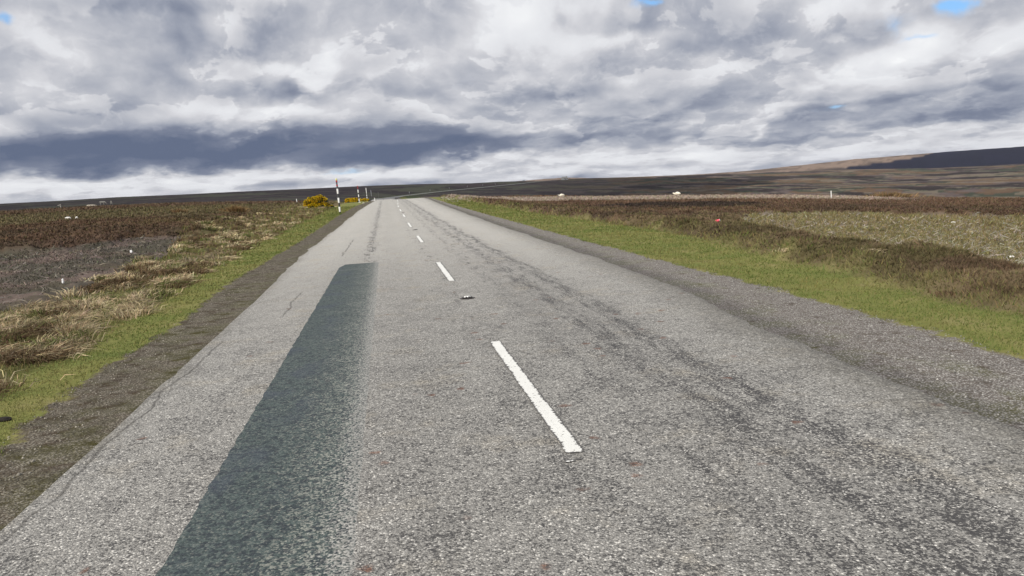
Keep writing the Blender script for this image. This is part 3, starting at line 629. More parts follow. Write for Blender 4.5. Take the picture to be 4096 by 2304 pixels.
for k, (a, b) in enumerate(DASH):
    xc = .925+.02*math.sin(k*1.7); sh = lambda t: np.interp(t, [0, 60, 100], [0, 0, .55])
    w = .053 if k < 1 else (.062 if k < 4 else .078)
    o = sheet('centre_dash', lambda t, xc=xc: xc-w+sh(t), lambda t, xc=xc: xc+w+sh(t), a, b, .005, M_PAINT, .014, 5 if k else 9, .02 if k < 2 else .1, k*3.3)
for (fx, fy, fw, fl) in ((.865, 3.93, .03, .02), (.92, 3.95, .018, .014)):
    o = sheet('paint_fleck', lambda t: fx-fw+0*t, lambda t: fx+fw+0*t, fy-fl, fy+fl, .005, M_PAINT, .01, 5, .008, 77)
STRIP = sheet('dark_strip', lambda t: -1.06+0*t+np.where(t > 16.2, (t-16.2)*.16, 0), lambda t: -.20+0*t, .4, 16.85, .004, M_STRIP, .03, 14, .05, 5.1, .05)
tag(STRIP, label='long dark blue-green strip in the left lane')
for i in range(2):      # the faint centre line visible where the road turns on the far side of the brow
    pass
# ---------------------------------------------------------------- scattered plants
def frame(D):
    rnd = RNG.normal(size=D.shape); s = np.cross(D, rnd); s /= np.linalg.norm(s, axis=1)[:, None]+1e-9; return s
def blades1(Pp, D, L, W, col, tipcol=None):
    s = frame(D)*W[:, None]*.5; n = len(Pp)
    V = np.empty((n, 3, 3), np.float32); V[:, 0] = Pp-s; V[:, 1] = Pp+s; V[:, 2] = Pp+D*L[:, None]
    C = np.repeat(col[:, None], 3, 1)
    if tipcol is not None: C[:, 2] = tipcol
    return V.reshape(-1, 3), np.arange(n*3).reshape(-1, 3), C.reshape(-1, 3)
def blades2(Pp, D, L, W, col, droop, lean):
    s = frame(D)*W[:, None]*.5; n = len(Pp)
    V = np.empty((n, 5, 3), np.float32); mid = Pp+D*L[:, None]*.55; tip = Pp+D*L[:, None]+lean*L[:, None]; tip[:, 2] -= droop*L
    V[:, 0] = Pp-s; V[:, 1] = Pp+s; V[:, 2] = mid-s*.75; V[:, 3] = mid+s*.75; V[:, 4] = tip
    b = (np.arange(n)*5)[:, None]
    F = np.concatenate([b+[0, 1, 3], b+[0, 3, 2], b+[2, 3, 4]], 0)
    return V.reshape(-1, 3), F, np.repeat(col[:, None], 5, 1).reshape(-1, 3)
def merge(parts):
    Vs, Fs, Cs = [], [], []; o = 0
    for V, F, C in parts: Vs.append(V); Fs.append(F+o); Cs.append(C); o += len(V)
    return np.vstack(Vs), np.vstack(Fs), np.vstack(Cs)
def stuff(name, parts, mat, label, cat):
    V, F, C = merge(parts); o = link(name, np_mesh(name, V, F, C), mat); tag(o, label, cat, kind='stuff'); return o
def polar(n, a0, a1, r0, r1):
    a = np.radians(RNG.uniform(a0, a1, n)); r = np.exp(RNG.uniform(math.log(r0), math.log(r1), n)); return r*np.sin(a), r*np.cos(a), r, np.degrees(a)
def updir(n, spread, bias=(0, 0)):
    v = RNG.normal(size=(n, 3))*spread; v[:, 0] += bias[0]; v[:, 1] += bias[1]; v[:, 2] = 1; return v/np.linalg.norm(v, axis=1)[:, None]
def vary(c, s, n=None): return np.clip(c*(1+RNG.normal(size=(len(c), 1))*s)*(1+RNG.normal(size=c.shape)*s*.25), .004, .9)
def heather():
    parts = []
    for (n, a0, a1, r0, r1) in ((330000, -30, -1, 9, 128), (430000, 2.5, 46, 9, 128), (260000, 4, 46, 7, 24)):
        x, y, r, az = polar(n, a0, a1, r0, r1)
        rr1 = tab(R1T, az); hm = heath_mask(x, y); cl = clear_mask(x, y)
        prob = hm*(1-np.where(az > 0, .80, .45)*cl)*(r < rr1*1.02)
        keep = prob > RNG.uniform(0, 1, n); stub = np.where(cl[keep] > .5, .75, 1.)
        x, y, r, az = x[keep], y[keep], r[keep], az[keep]
        c = albedo(x, y, r, az, tab(R1T, az), tab(R2T, az))
        pal = c[:, 0] > .19
        z = ground_z(x, y)
        c = vary(c*1.05, .18); c = np.where((stub < 1)[:, None], np.clip(c*RNG.uniform(.35, 2.0, (len(c), 1)), 0, .5), c); g = RNG.uniform(0, 1, len(c)) < .10; c[g] = c[g]*[.85, 1.1, .75]
        L = (.055+.0016*r)*RNG.uniform(.5, 1.35, len(x))*stub; W = np.maximum(.012, r*.0016)*RNG.uniform(.6, 1.3, len(x))
        L = np.minimum(L, .26)
        D = updir(len(x), .8)
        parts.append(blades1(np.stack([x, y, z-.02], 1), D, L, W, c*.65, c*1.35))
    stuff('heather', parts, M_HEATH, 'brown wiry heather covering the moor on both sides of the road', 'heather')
def tussocks():
    parts = []
    # tuft centres on the left bank, a few along the right fringe
    n = 5200; x, y, r, az = polar(n, -30, -1, 6.5, 110)
    d = tab(LGO, y)-x; nn = fbm(x*1.3, y*1.1, 65, 4)
    keep = (d > -.05) & (d < 3.6+(fbm(x*.4, y*.25, 66, 3)-.5)*4) & (nn < .60) & (clear_mask(x, y) < .5)
    x, y, r = x[keep], y[keep], r[keep]
    n2 = 2600; x2, y2, r2, a2 = polar(n2, 2, 46, 6, 90); d2 = x2-tab(RGO, y2)
    k2 = (d2 > -.2) & (d2 < .8) & (RNG.uniform(0, 1, n2) < .22) & (fbm(x2*.5, y2*.5, 67, 3) > .5); 
    k3 = (clear_mask(x2, y2) > .5) & (RNG.uniform(0, 1, n2) < .55); k2 |= k3
    small = np.concatenate([np.ones(len(x)), np.full(k2.sum(), .42)])
    x = np.concatenate([x, x2[k2]]); y = np.concatenate([y, y2[k2]]); r = np.concatenate([r, r2[k2]])
    z = ground_z(x, y); tuftcol = np.array([.50, .41, .26])*(RNG.uniform(.5, 1.2, (len(x), 1)))
    green = RNG.uniform(0, 1, len(x)) < .2; tuftcol[green] = [.16, .17, .06]; brown = (fbm(x*1.6, y*1.3, 88, 3) > .60) | (RNG.uniform(0, 1, len(x)) < .12); tuftcol[brown] = [.15, .105, .06]
    lean = RNG.normal(size=(len(x), 2))*.32+[.12, .05]
    cnt = np.clip((900/r**.8), 22, 170).astype(int); idx = np.repeat(np.arange(len(x)), cnt); m = len(idx)
    rad_ = np.abs(RNG.normal(size=m))*.12*(.7+small[idx]*.5); an = RNG.uniform(0, 6.283, m)
    ox, oy = rad_*np.cos(an), rad_*np.sin(an)
    P3 = np.stack([x[idx]+ox, y[idx]+oy, z[idx]-.03], 1)
    D = np.stack([ox*2.4+lean[idx, 0]*.7+RNG.normal(size=m)*.28, oy*2.4+lean[idx, 1]*.7+RNG.normal(size=m)*.28, np.ones(m)], 1); D /= np.linalg.norm(D, axis=1)[:, None]
    L = RNG.uniform(.10, .27, m)*small[idx]; W = np.maximum(.005, r[idx]*.0011)*RNG.uniform(.7, 1.3, m)
    c = vary(tuftcol[idx], .22)
    ln = np.stack([D[:, 0]*.5+lean[idx, 0]*.5, D[:, 1]*.5+lean[idx, 1]*.5, np.zeros(m)], 1)
    parts.append(blades2(P3, D, L, W, c, RNG.uniform(.15, .6, m), ln))
    stuff('dead_grass', parts, M_BLADE, 'straw-coloured tussocks of dead grass along the verges', 'dead grass')
def turf():
    parts = []
    n = 560000; x, y, r, az = polar(n, -30, 46, 4.5, 75)
    j = (fbm(x*3, y*3, 95, 4)-.5)*.35
    g = np.maximum(tab(LGI, y)-x, x-tab(RGI, y))+j; to = np.minimum(x-tab(LGO, y), tab(RGO, y)-x)
    sc = fbm(x*4, y*4, 97, 3)
    cm = clear_mask(x, y)*(az > 0)*(RNG.uniform(0, 1, n) < .5)
    keep = ((g > 0) & (to > -.35+RNG.uniform(-.3, .45, n)) & (sc > .20)) | ((cm > 0))
    lb = (az < 0) & (to < 0) & (to > -3.5) & (RNG.uniform(0, 1, n) < .35) & (clear_mask(x, y) < .5); keep |= lb
    x, y, r, az, to, cm_k = x[keep], y[keep], r[keep], az[keep], to[keep], cm[keep]; z = ground_z(x, y); m = len(x)
    fr = (RNG.uniform(0, 1, m) < np.clip(-to*2.2+.25, 0, .8)) & (to < .12)
    t = fbm(x*.9, y*.9, 96, 4)[:, None]
    c = np.where(t < .5, [.125, .155, .042], [.175, .18, .06]); cmk = (cm_k > 0)[:, None]; c = np.where(cmk, np.where(RNG.uniform(0, 1, (m, 1)) < .55, [.24, .20, .115], [.15, .14, .06]), c); c = c+(np.array([.28, .24, .10])-c)*(RNG.uniform(0, 1, (m, 1)) < .13)*.8
    out = fr[:, None]; c = np.where(out & (RNG.uniform(0, 1, (m, 1)) < .6), [.20, .165, .075], c)
    c = vary(c, .22); L = (.018+.0012*r)*RNG.uniform(.5, 1.5, m)*np.where(fr, 2.6, 1); W = np.maximum(.004, r*.0011)*RNG.uniform(.6, 1.3, m)
    parts.append(blades1(np.stack([x, y, z-.006], 1), updir(m, .6, (.15, .1)), L, W, c*.92, c*1.12))
    stuff('turf_grass', parts, M_TURF, 'short green turf on both verges', 'grass')
def twigs():
    parts = []
    n = 46000; x, y, r, az = polar(n, -30, 46, 9, 118)
    t = r/tab(R1T, az); cl = clear_mask(x, y)
    pale = (az > 4) & (t > .60) & (t < .93) & (az < 37)
    pr = np.where(pale, .9, cl*np.where(az > 0, .45+.55*(fbm(x*.5, y*.5, 98, 3) > .5), .5))
    keep = RNG.uniform(0, 1, n) < pr; x, y, r, az = x[keep], y[keep], r[keep], az[keep]; m = len(x); z = ground_z(x, y)
    a = RNG.uniform(0, 6.283, m); D = np.stack([np.cos(a), np.sin(a), RNG.uniform(-.02, .65, m)], 1); D /= np.linalg.norm(D, axis=1)[:, None]
    L = RNG.uniform(.06, .24, m)*(1+r*.008); W = np.maximum(.005, r*.00075)*RNG.uniform(.5, 1.2, m)
    c = np.where(az[:, None] > 0, [.32, .285, .245], [.19, .165, .14])*np.ones((m, 3)); c = vary(c, .25)
    ln = np.stack([RNG.normal(size=m)*.3, RNG.normal(size=m)*.3, np.zeros(m)], 1)
    parts.append(blades2(np.stack([x, y, z+.02], 1), D, L, W, c, RNG.uniform(-.2, .3, m), ln))
    stuff('cut_twigs', parts, M_STICK, 'pale dead heather twigs littering the cut patches', 'dead twigs')
def loose_stones():
    n = 60000; x, y, r, az = polar(n, -32, 46, 3.2, 34)
    sg = np.maximum(tab(XL, y)-x, x-tab(XR, y)); g = np.maximum(tab(LGI, y)-x, x-tab(RGI, y))+(fbm(x*3, y*3, 95, 4)-.5)*.3
    keep = (sg > .02) & (g < .05) & (RNG.uniform(0, 1, n) < np.where(az > 0, .6, .6)*np.clip(sg*3+.15, 0, 1))
    x, y, r, az = x[keep], y[keep], r[keep], az[keep]; m = len(x); z = ground_z(x, y)
    s = RNG.uniform(.003, .008, m)*(1+RNG.exponential(.2, m)); base = np.array([[1,0,0],[0,1,0],[-1,0,0],[0,-1,0],[0,0,.8],[0,0,-.6]], float)
    V = base[None]*s[:, None, None]*RNG.uniform(.7, 1.3, (m, 6, 1)); a = RNG.uniform(0, 6.28, m); ca, sa = np.cos(a), np.sin(a)
    X = V[:, :, 0]*ca[:, None]-V[:, :, 1]*sa[:, None]; Y = V[:, :, 0]*sa[:, None]+V[:, :, 1]*ca[:, None]
    V = np.stack([X+x[:, None], Y+y[:, None], V[:, :, 2]+z[:, None]+.002], 2)
    F = np.array([[0,1,4],[1,2,4],[2,3,4],[3,0,4],[1,0,5],[2,1,5],[3,2,5],[0,3,5]]); F = (np.arange(m)*6)[:, None, None]+F[None]
    g0 = np.clip(RNG.lognormal(math.log(.23), .38, m), .06, .5)[:, None]; c = g0*np.array([1, .97, .91]); c = np.where(az[:, None] < 0, c*[.95, .90, .80], c)
    stuff('loose_gravel', [(V.reshape(-1, 3), F.reshape(-1, 3), np.repeat(c[:, None], 6, 1).reshape(-1, 3))], M_STONE, 'loose grey chippings on the gravel shoulders', 'gravel')
heather(); tussocks(); turf(); twigs(); loose_stones()
# ---------------------------------------------------------------- snow poles and marker posts
def pole(x, y, h, label, bands, tilt, name='snow_pole', cat='snow pole', group='snow poles along the road', core=None, dia=.115, z=None):
    root = empty(name, (x, y, (gz(x, y) if z is None else z)))
    root.rotation_euler = (rad(RNG.uniform(-.8, .8)), rad(tilt), rad(RNG.uniform(0, 60)*0)); tag(root, label, cat, group)
    r = dia/2; bm = bmesh.new(); lathe(bm, [(r*.93, -.25), (r*.93, h*.5), (r*.9, h-.03), (r*.7, h)], 14); bm_obj('shaft', bm, core or M_DARK, root, True)
    for nm, a, b, mt, k in bands:
        bm = bmesh.new(); rr = r*k; lathe(bm, [(rr*.97, a*h), (rr, a*h+.006), (rr, b*h-.006), (rr*.97, b*h)], 14); bm_obj(nm, bm, mt, root, True)
    return root
FULL = [('white_band', .05, .195, M_WHITE, 1.12), ('white_band', .31, .455, M_WHITE, 1.12), ('white_band', .57, .715, M_WHITE, 1.12), ('red_band', .79, .83, M_RED, 1.04), ('red_band', .905, .953, M_RED, 1.04), ('reflective_cap', .955, 1.01, M_YEL, 1.06)]
SEC = [('white_band', .03, .20, M_WHITE, 1.1), ('white_band', .29, .45, M_WHITE, 1.1), ('white_band', .55, .73, M_WHITE, 1.1), ('red_band', .80, .86, M_RED, 1.05), ('red_band', .91, .955, M_RED, 1.05), ('reflective_cap', .96, 1.01, M_WHITE, 1.05)]
PALE = [('white_band', .0, .22, M_WHITE, 1.1), ('white_band', .27, .42, M_WHITE, 1.1), ('white_band', .50, .985, M_WHITE, 1.06)]
pole(-3.21, 55.8, 2.42, 'nearest and tallest black and white banded snow pole, with a yellow top', FULL, -1.3)
pole(-3.3, 101.0, 2.15, 'second banded snow pole from the viewer, with red bands and a white top', SEC, -1.6)
pole(-3.4, 150.0, 2.2, 'third snow pole, mostly white, just left of the road beyond the brow', PALE, -1.8, z=.12)
pole(-3.4, 200.0, 2.2, 'fourth snow pole, thin and pale, between the white one and the road', [('white_band', .3, .98, M_WHITE, 1.04)], -1.8, core=M_GREYW, z=-.25)
pole(-2.2, 262.0, 2.2, 'fifth snow pole, thin and grey, at the bend left of the road', [('white_band', .4, .98, M_GREYW, 1.04)], -1.2, core=M_GREYW)
for k, (x, y, h, wd) in enumerate([(12.8, 419.9, 1.72, 'first from the bottom of the dip'), (29.3, 514.9, 1.75, 'second up from the dip'), (46.7, 573.1, 2.18, 'third up from the dip'), (65.7, 626.9, 2.2, 'fourth up from the dip'), (82.9, 663.2, 2.13, 'fifth up from the dip'), (97.7, 692.2, 2.26, 'sixth up from the dip'), (113.6, 748.9, 1.9, 'seventh, set back above the road'), (140.2, 793.9, 1.82, 'eighth, close to the top of the road'), (175.3, 898.8, 1.74, 'ninth, near the parked car'), (183.6, 904.6, 1.42, 'tenth, farthest up by the skyline')]):
    pole(x, y, h, 'thin grey snow pole on the far hillside, '+wd, [('pale_band', .5, .98, M_WHITE, 1.04)], -.5, core=M_GREYW, dia=.2)
def marker(x, y, h, label, tilt=0., w=.09, mat=None, t=.05, cross=False):
    root = empty('marker_post', (x, y, gz(x, y))); root.rotation_euler = (0, rad(tilt), 0); tag(root, label, 'marker post')
    bm = bmesh.new(); box(bm, (-w/2, -t/2, -.2), (w/2, t/2, h*.97)); bmesh.ops.bevel(bm, geom=bm.edges[:], offset=.008, segments=1, affect='EDGES'); bm_obj('board', bm, mat or M_WHITE, root)
    bm = bmesh.new(); box(bm, (-w/2-.006, -t/2-.006, h*.965), (w/2+.006, t/2+.006, h)); bm_obj('cap', bm, mat or M_WHITE, root)
    if cross:
        bm = bmesh.new(); box(bm, (-.26, -t/2-.03, h*.86), (.12, -t/2-.002, h*.98)); bm_obj('cross_piece', bm, mat or M_WHITE, root)
marker(-1.5, 112.0, .55, 'left one of two short white marker posts where the road meets the brow', -3)
marker(-1.35, 114.5, .5, 'right one of two short posts where the road meets the brow, greyer', -3, mat=M_GREYW)
marker(-10.69, 98.5, .62, 'short white marker post in the heather left of the big gorse bush', -5)
marker(44.98, 73.6, .85, 'white marker post standing alone in the pale strip on the right', -2)
marker(-35.4, 93.0, .5, 'grey weathered post with a cross piece on the far left of the moor', -8, mat=M_GREYW, cross=True)
# ---------------------------------------------------------------- gorse
def gorse(x, y, w, h, label, seed, shape, nfl, nlf):
    rg = np.random.default_rng(seed); root = empty('gorse_bush', (x, y, gz(x, y)-.05)); ks = {2.0: .78}.get(w, 1.); tag(root, label, 'gorse bush', 'flowering gorse bushes by the left verge')
    # branches
    bm = bmesh.new()
    for k in range(16):
        a = rg.uniform(0, 6.28); rr = rg.uniform(.3, .9)*w*.4; top = Vector((math.cos(a)*rr, math.sin(a)*rr*.7, h*rg.uniform(.45, .8)))
        M = Matrix.Translation((0, 0, 0)) @ top.to_track_quat('Z', 'Y').to_matrix().to_4x4(); lathe(bm, [(.03, 0), (.02, top.length*.6), (.008, top.length)], 6, M=M)
    bm_obj('branches', bm, M_BARK, root)
    lobes = [tuple(v*ks for v in l) for l in shape(rg)]
    def pts(n, shell):
        w_ = np.array([l[3]*l[4] for l in lobes]); i = rg.choice(len(lobes), n, p=w_/w_.sum()); L = np.array(lobes)[i]
        v = rg.normal(size=(n, 3)); v /= np.linalg.norm(v, axis=1)[:, None]; v[:, 2] = np.abs(v[:, 2])*1.0-.25*(rg.uniform(0, 1, n) < .5)
        rr = (1-np.abs(rg.normal(size=n))*shell)[:, None]; return L[:, :3]+v*rr*L[:, 3:6], v
    P, v = pts(nlf, .22); P[:, 2] = np.maximum(P[:, 2], .02)
    c = vary(np.tile([[.045, .055, .022]], (nlf, 1)), .35); D = v+rg.normal(size=v.shape)*.6; D /= np.linalg.norm(D, axis=1)[:, None]
    V, F, C = blades1(P, D, rg.uniform(.05, .13, nlf), rg.uniform(.02, .05, nlf), c, c*1.2); link('foliage', np_mesh('foliage', V, F, C), M_GLEAF, root)
    P, v = pts(int(nfl*1.6), .07); cl = fbm(P[:, 0]*4.5+seed, P[:, 2]*4.5+P[:, 1]*3, 33, 3); side = v[:, 0]*.9+(-v[:, 1])*-.1-v[:, 2]*.55
    keep = (cl > .38) & (side < .45+rg.normal(size=len(P))*.12) & (P[:, 2] > .1); P, v = P[keep], v[keep]; m = len(P)
    c = np.tile([[.92, .62, .012]], (m, 1)); c[rg.uniform(0, 1, m) < .3] = [.74, .38, .01]; c = vary(c, .15); D = v+rg.normal(size=v.shape)*.7; D /= np.linalg.norm(D, axis=1)[:, None]
    V, F, C = blades1(P+v*.02, D, rg.uniform(.04, .08, m), rg.uniform(.05, .09, m), c, c*1.1); link('blossom', np_mesh('blossom', V, F, C), M_FLOWER, root)
    return root
def shp_a(rg):   # lobes: x y z rx ry rz
    L = [(-.55, 0, .30, .62, .6, .42), (-.1, -.1, .62, .6, .6, .5), (.35, .1, .75, .55, .5, .50), (.78, 0, .62, .35, .4, .38), (-.75, -.2, .55, .35, .4, .35), (-.6, -.4, .12, .55, .4, .28), (.1, -.3, .2, .55, .4, .3), (.6, .15, .25, .7, .6, .25), (1.15, .25, .08, .5, .5, .16)]
    return L+[(rg.uniform(-.85, .8), rg.uniform(-.3, .3), rg.uniform(.6, 1.0), .18, .2, .2) for _ in range(11)]
def shp_b(rg):
    return [(-.6, 0, .35, .7, .6, .40), (.1, 0, .42, .7, .6, .36), (.65, 0, .38, .5, .5, .36), (-.1, -.2, .15, 1.2, .6, .25)]+[(rg.uniform(-1, .9), rg.uniform(-.3, .3), .62, .22, .25, .16) for _ in range(8)]
def shp_c(rg): return [(-.2, 0, .22, .42, .4, .28), (.25, 0, .20, .35, .4, .26)]+[(rg.uniform(-.3, .3), 0, .38, .14, .15, .12) for _ in range(4)]
gorse(-6.55, 76.0, 2.4, 1.3, 'yellow flowering gorse bush, the largest and nearest, left of the tall striped pole', 5, shp_a, 5200, 15000)
gorse(-4.25, 104.0, 2.0, .85, 'low flat-topped gorse bush with orange-yellow blossom behind the verge', 6, shp_b, 2600, 7000)
gorse(-3.55, 106.0, .9, .55, 'small gorse bush immediately left of the second striped pole', 8, shp_c, 900, 1800)
gorse(-2.75, 108.0, .8, .6, 'small gorse bush immediately right of the second striped pole', 9, shp_c, 700, 1800)
# ---------------------------------------------------------------- sheep
def sheep(x, y, rz, label, pose, sc=1., z=None):
    mb = bpy.data.metaballs.new('mb'); mb.resolution = .05; mb.threshold = .3
    def el(c, r, s=(1, 1, 1)):
        e = mb.elements.new(type='ELLIPSOID'); e.co = c; e.radius = r; e.size_x, e.size_y, e.size_z = s
    drop = 0. if pose != 'lying' else .26
    for c, r, s in [((0, 0, .62-drop), .44, (1, .55, .50)), ((-.30, 0, .64-drop), .34, (.8, .62, .62)), ((.28, 0, .62-drop), .34, (.8, .58, .60)), ((0, 0, .50-drop), .36, (1, .5, .4))]: el(c, r, s)
    hd = (.78, .0, .28) if pose == 'grazing' else (.62, .10, .74-drop)
    nk = Vector((.45, 0, .66-drop)); h = Vector(hd)
    for k in range(6): el(nk.lerp(h, k/5), .17-.012*k)
    mz = h+(Vector((.10, 0, -.14)) if pose == 'grazing' else Vector((.17, .02, -.06))); el(mz, .10); el(h.lerp(mz, .5), .12)
    for sy in (-1, 1): el(h+Vector((-.05, sy*.12, .03)), .07, (.5, 1, .5))
    if pose != 'lying':
        for sx in (-.33, .30):
            for sy in (-.11, .11):
                for k in range(6): el((sx+(.02 if k > 3 else 0), sy, .46-k*.082), .11-.008*k)
    else:
        for sy in (-.16, .16): el((.38, sy, .12), .12, (1.6, .8, .6)); el((-.32, sy, .12), .14, (1.6, .8, .6))
    el((-.56, 0, .58-drop), .10, (.6, .5, 1.2))
    if pose == 'lying': el((-.05, 0, .44), .50, (1, .7, .62)); el((-.3, 0, .40), .42, (.9, .75, .62))
    ob = bpy.data.objects.new('mb', mb); COL.objects.link(ob); dg = bpy.context.evaluated_depsgraph_get(); me = bpy.data.meshes.new_from_object(ob.evaluated_get(dg)); bpy.data.objects.remove(ob); bpy.data.metaballs.remove(mb)
    n = len(me.vertices); co = np.empty(n*3); me.vertices.foreach_get('co', co); co = co.reshape(-1, 3)
    nz = (fbm(co[:, 0]*14+co[:, 2]*9, co[:, 1]*14-co[:, 2]*7, 3, 3)-.5)*.05; wool = (co[:, 2] > .36-drop) & (co[:, 0] < .60)
    ctr = np.array([0, 0, .6-drop]); dv = co-ctr; dv /= np.linalg.norm(dv, axis=1)[:, None]; co = co+dv*(nz*wool)[:, None]; me.vertices.foreach_set('co', co.ravel())
    me.materials.clear(); col = np.tile([.74, .69, .57], (n, 1)); face = co[:, 0] > .66; leg = (co[:, 2] < .34-drop) & ~(pose == 'lying'); col[face] = [.05, .045, .045] if sc < 1 else [.5, .46, .4]; col[leg] = [.16, .14, .12]
    a = me.color_attributes.new('Col', 'FLOAT_COLOR', 'POINT'); cc = np.ones((n, 4), np.float32); cc[:, :3] = col; a.data.foreach_set('color', cc.ravel())
    o = link('sheep', me, M_WOOL, smooth=True); o.location = (x, y, gz(x, y) if z is None else z); o.rotation_euler = (0, 0, rz); o.scale = (sc, sc, sc); tag(o, label, 'sheep', 'sheep on the moor'); return o
M_WOOL = col_material('wool', .95, .25, 25)
sheep(40.4, 104.5, 2.2, 'larger white sheep lying on the brow of the moor, right side of the photo', 'lying', .95)
sheep(24.0, 105.5, 3.3, 'white sheep with a dark face lying on the brow, nearer the road', 'lying', .85)
sheep(-88.0, 263.0, .3, 'left one of two pale sheep grazing far off on the left moor', 'grazing', 1.5)
sheep(-85.0, 262.0, 1.9, 'right one of two pale sheep grazing far off on the left moor', 'grazing', 1.45)
# ---------------------------------------------------------------- small things
def rock(name, x, y, size, label, cat, mat, seed, sink=.3, rz=0., group=None, jit=.3):
    o = bm_obj(name, lump(3, size, jit, seed), mat, smooth=False); o.location = (x, y, gz(x, y)+size[2]*(1-sink)*.6); o.rotation_euler = (0, 0, rz); tag(o, label, cat, group); return o
rock('pale_boulder', -33.3, 96.0, (.55, .4, .2), 'low pale boulder on the brow of the left moor', 'boulder', M_ROCK, 3)
rock('white_stone', -18.33, 48.9, (.17, .10, .09), 'larger of two white stones lying in the heather at far left', 'stone', M_QUARTZ, 4, 0)
rock('white_stone', -17.70, 48.5, (.08, .07, .08), 'smaller of two white stones lying in the heather at far left', 'stone', M_QUARTZ, 5, 0)
rock('flat_stone', 9.89, 12.27, (.10, .06, .03), 'flat pale grey stone in the cleared grass on the right', 'stone', M_ROCK, 6, -.4)
rock('white_stone', 19.74, 24.66, (.09, .06, .04), 'white stone among the dead twigs far back on the right', 'stone', M_QUARTZ, 7, -.6)
rock('white_stone', 9.4, 10.48, (.04, .03, .02), 'small white stone by the heather near the right edge of the photo', 'stone', M_QUARTZ, 8, -.8)
rock('pale_stone', -2.99, 92.4, (.14, .09, .05), 'pale stone at the foot of the second banded pole', 'stone', M_QUARTZ, 9, .3)
rock('pale_stone', -2.45, 88.0, (.13, .09, .04), 'pale stone between the second banded pole and the road', 'stone', M_QUARTZ, 10, .3)
rock('dung', -2.93, 6.13, (.055, .035, .02), 'dark clod lying on the turf at the left edge of the photo', 'dung', M_DUNG, 11, .0)
def crumpled(name, x, y, s, label, cat, mat, seed, lift=.1):
    bm = lump(3, s, .75, seed); o = bm_obj(name, bm, mat); o.location = (x, y, gz(x, y)+lift); tag(o, label, cat); return o
crumpled('crumpled_paper', -7.32, 23.7, (.032, .022, .05), 'crumpled white paper caught in the dark heather patch on the left', 'litter', M_PAPER, 12, .05)
crumpled('torn_paper', -6.28, 16.1, (.018, .014, .05), 'narrow torn white paper standing in the dry grass on the left', 'litter', M_PAPER, 13, .07)
# drinks can
def tin_can(x, y):
    root = empty('drinks_can', (x, y, gz(x, y)+.05)); root.rotation_euler = (rad(78), rad(12), rad(58)); tag(root, 'pink-red drinks can lying in the grass at the heather edge', 'drinks can')
    bm = bmesh.new(); lathe(bm, [(.026, 0), (.033, .008), (.033, .10), (.033, .108)], 18); bm_obj('can_body', bm, M_PINK, root, True)
    bm = bmesh.new(); lathe(bm, [(.033, .109), (.027, .118), (.026, .117)], 18); bm_obj('can_lid', bm, M_TIN, root, True); root.scale = (1., 1., 1.)
tin_can(8.29, 18.84)
# road studs: iron housing in a worn hollow, two glass reflectors facing the traffic
def stud(x, y, label, tilt=0):
    root = empty('road_stud', (x, y, float(road_z(np.array([x]), np.array([y]))[0])+.004)); tag(root, label, 'road stud', 'road studs on the centre line')
    bm = bmesh.new(); lathe(bm, [(.105, 0), (.095, .004), (.06, .006)], 24); o = bm_obj('bitumen_bed', bm, M_IRON, root, True); o.scale = (1, .9, 1)
    bm = bmesh.new(); box(bm, (-.07, -.05, .004), (.07, .05, .016)); bmesh.ops.bevel(bm, geom=bm.edges[:], offset=.005, segments=2, affect='EDGES'); bm_obj('housing', bm, M_IRON, root)
    bm = bmesh.new(); lathe(bm, [(.04, .014), (.04, .022), (.03, .028), (.01, .03)], 16); o = bm_obj('rubber_insert', bm, M_WHITE, root, True); o.scale = (1.15, .8, 1)
    for sx in (-1, 1): bm = bmesh.new(); lathe(bm, [(.008, 0), (.008, .012), (.003, .014)], 10, M=Matrix.Translation((sx*.02, -.036, .022)) @ Matrix.Rotation(rad(75), 4, 'X')); bm_obj('reflector', bm, M_GLASS, root, True)
stud(.98, 10.35, 'nearest road stud, white in a dark hollow between the first two dashes'); stud(.99, 28.8, 'second road stud, past the third dash'); stud(1.02, 49.0, 'faint farthest road stud near the brow')
# parked car and stone hut on the far skyline
def far_car(x, y, rz):
    root = empty('parked_car', (x, y, gz(x, y)+.05), rz); tag(root, 'white car parked beside the road on the distant hill', 'car')
    def hull(name, pts, hw, mat, top=1.):
        bm = bmesh.new(); A = [bm.verts.new((px, -hw*(top if pz > 1 else 1), pz)) for px, pz in pts]; B = [bm.verts.new((px, hw*(top if pz > 1 else 1), pz)) for px, pz in pts]
        bm.faces.new(A); bm.faces.new(B[::-1]); n = len(pts)
        for i in range(n): bm.faces.new((A[i], B[i], B[(i+1) % n], A[(i+1) % n]))
        bmesh.ops.recalc_face_normals(bm, faces=bm.faces); return bm_obj(name, bm, mat, root)
    hull('body', [(-2.1, .3), (2.1, .3), (2.15, .65), (1.2, .92), (.6, 1.38), (-1.0, 1.42), (-1.9, .98), (-2.15, .9)], .86, M_CARW, .86)
    hull('windscreen', [(1.14, .95), (.66, 1.34), (.62, 1.3), (1.08, .95)], .70, M_GLASS)
    for sx in (-1.3, 1.3):
        for sy in (-.8, .8):
            bm = bmesh.new(); lathe(bm, [(.2, -.1), (.31, -.09), (.31, .09), (.2, .1)], 16, M=Matrix.Translation((sx, sy, .31)) @ Matrix.Rotation(rad(90), 4, 'X')); bm_obj('wheel', bm, M_TYRE, root, True)
    for sy in (-1, 1):
        bm = bmesh.new(); box(bm, (-.9, sy*.80-.012, .95), (.55, sy*.80+.012, 1.3)); bm_obj('side_window', bm, M_GLASS, root)
        bm = bmesh.new(); box(bm, (2.05, sy*.6-.14, .55), (2.16, sy*.6+.14, .68)); bm_obj('headlight', bm, M_TIN, root)
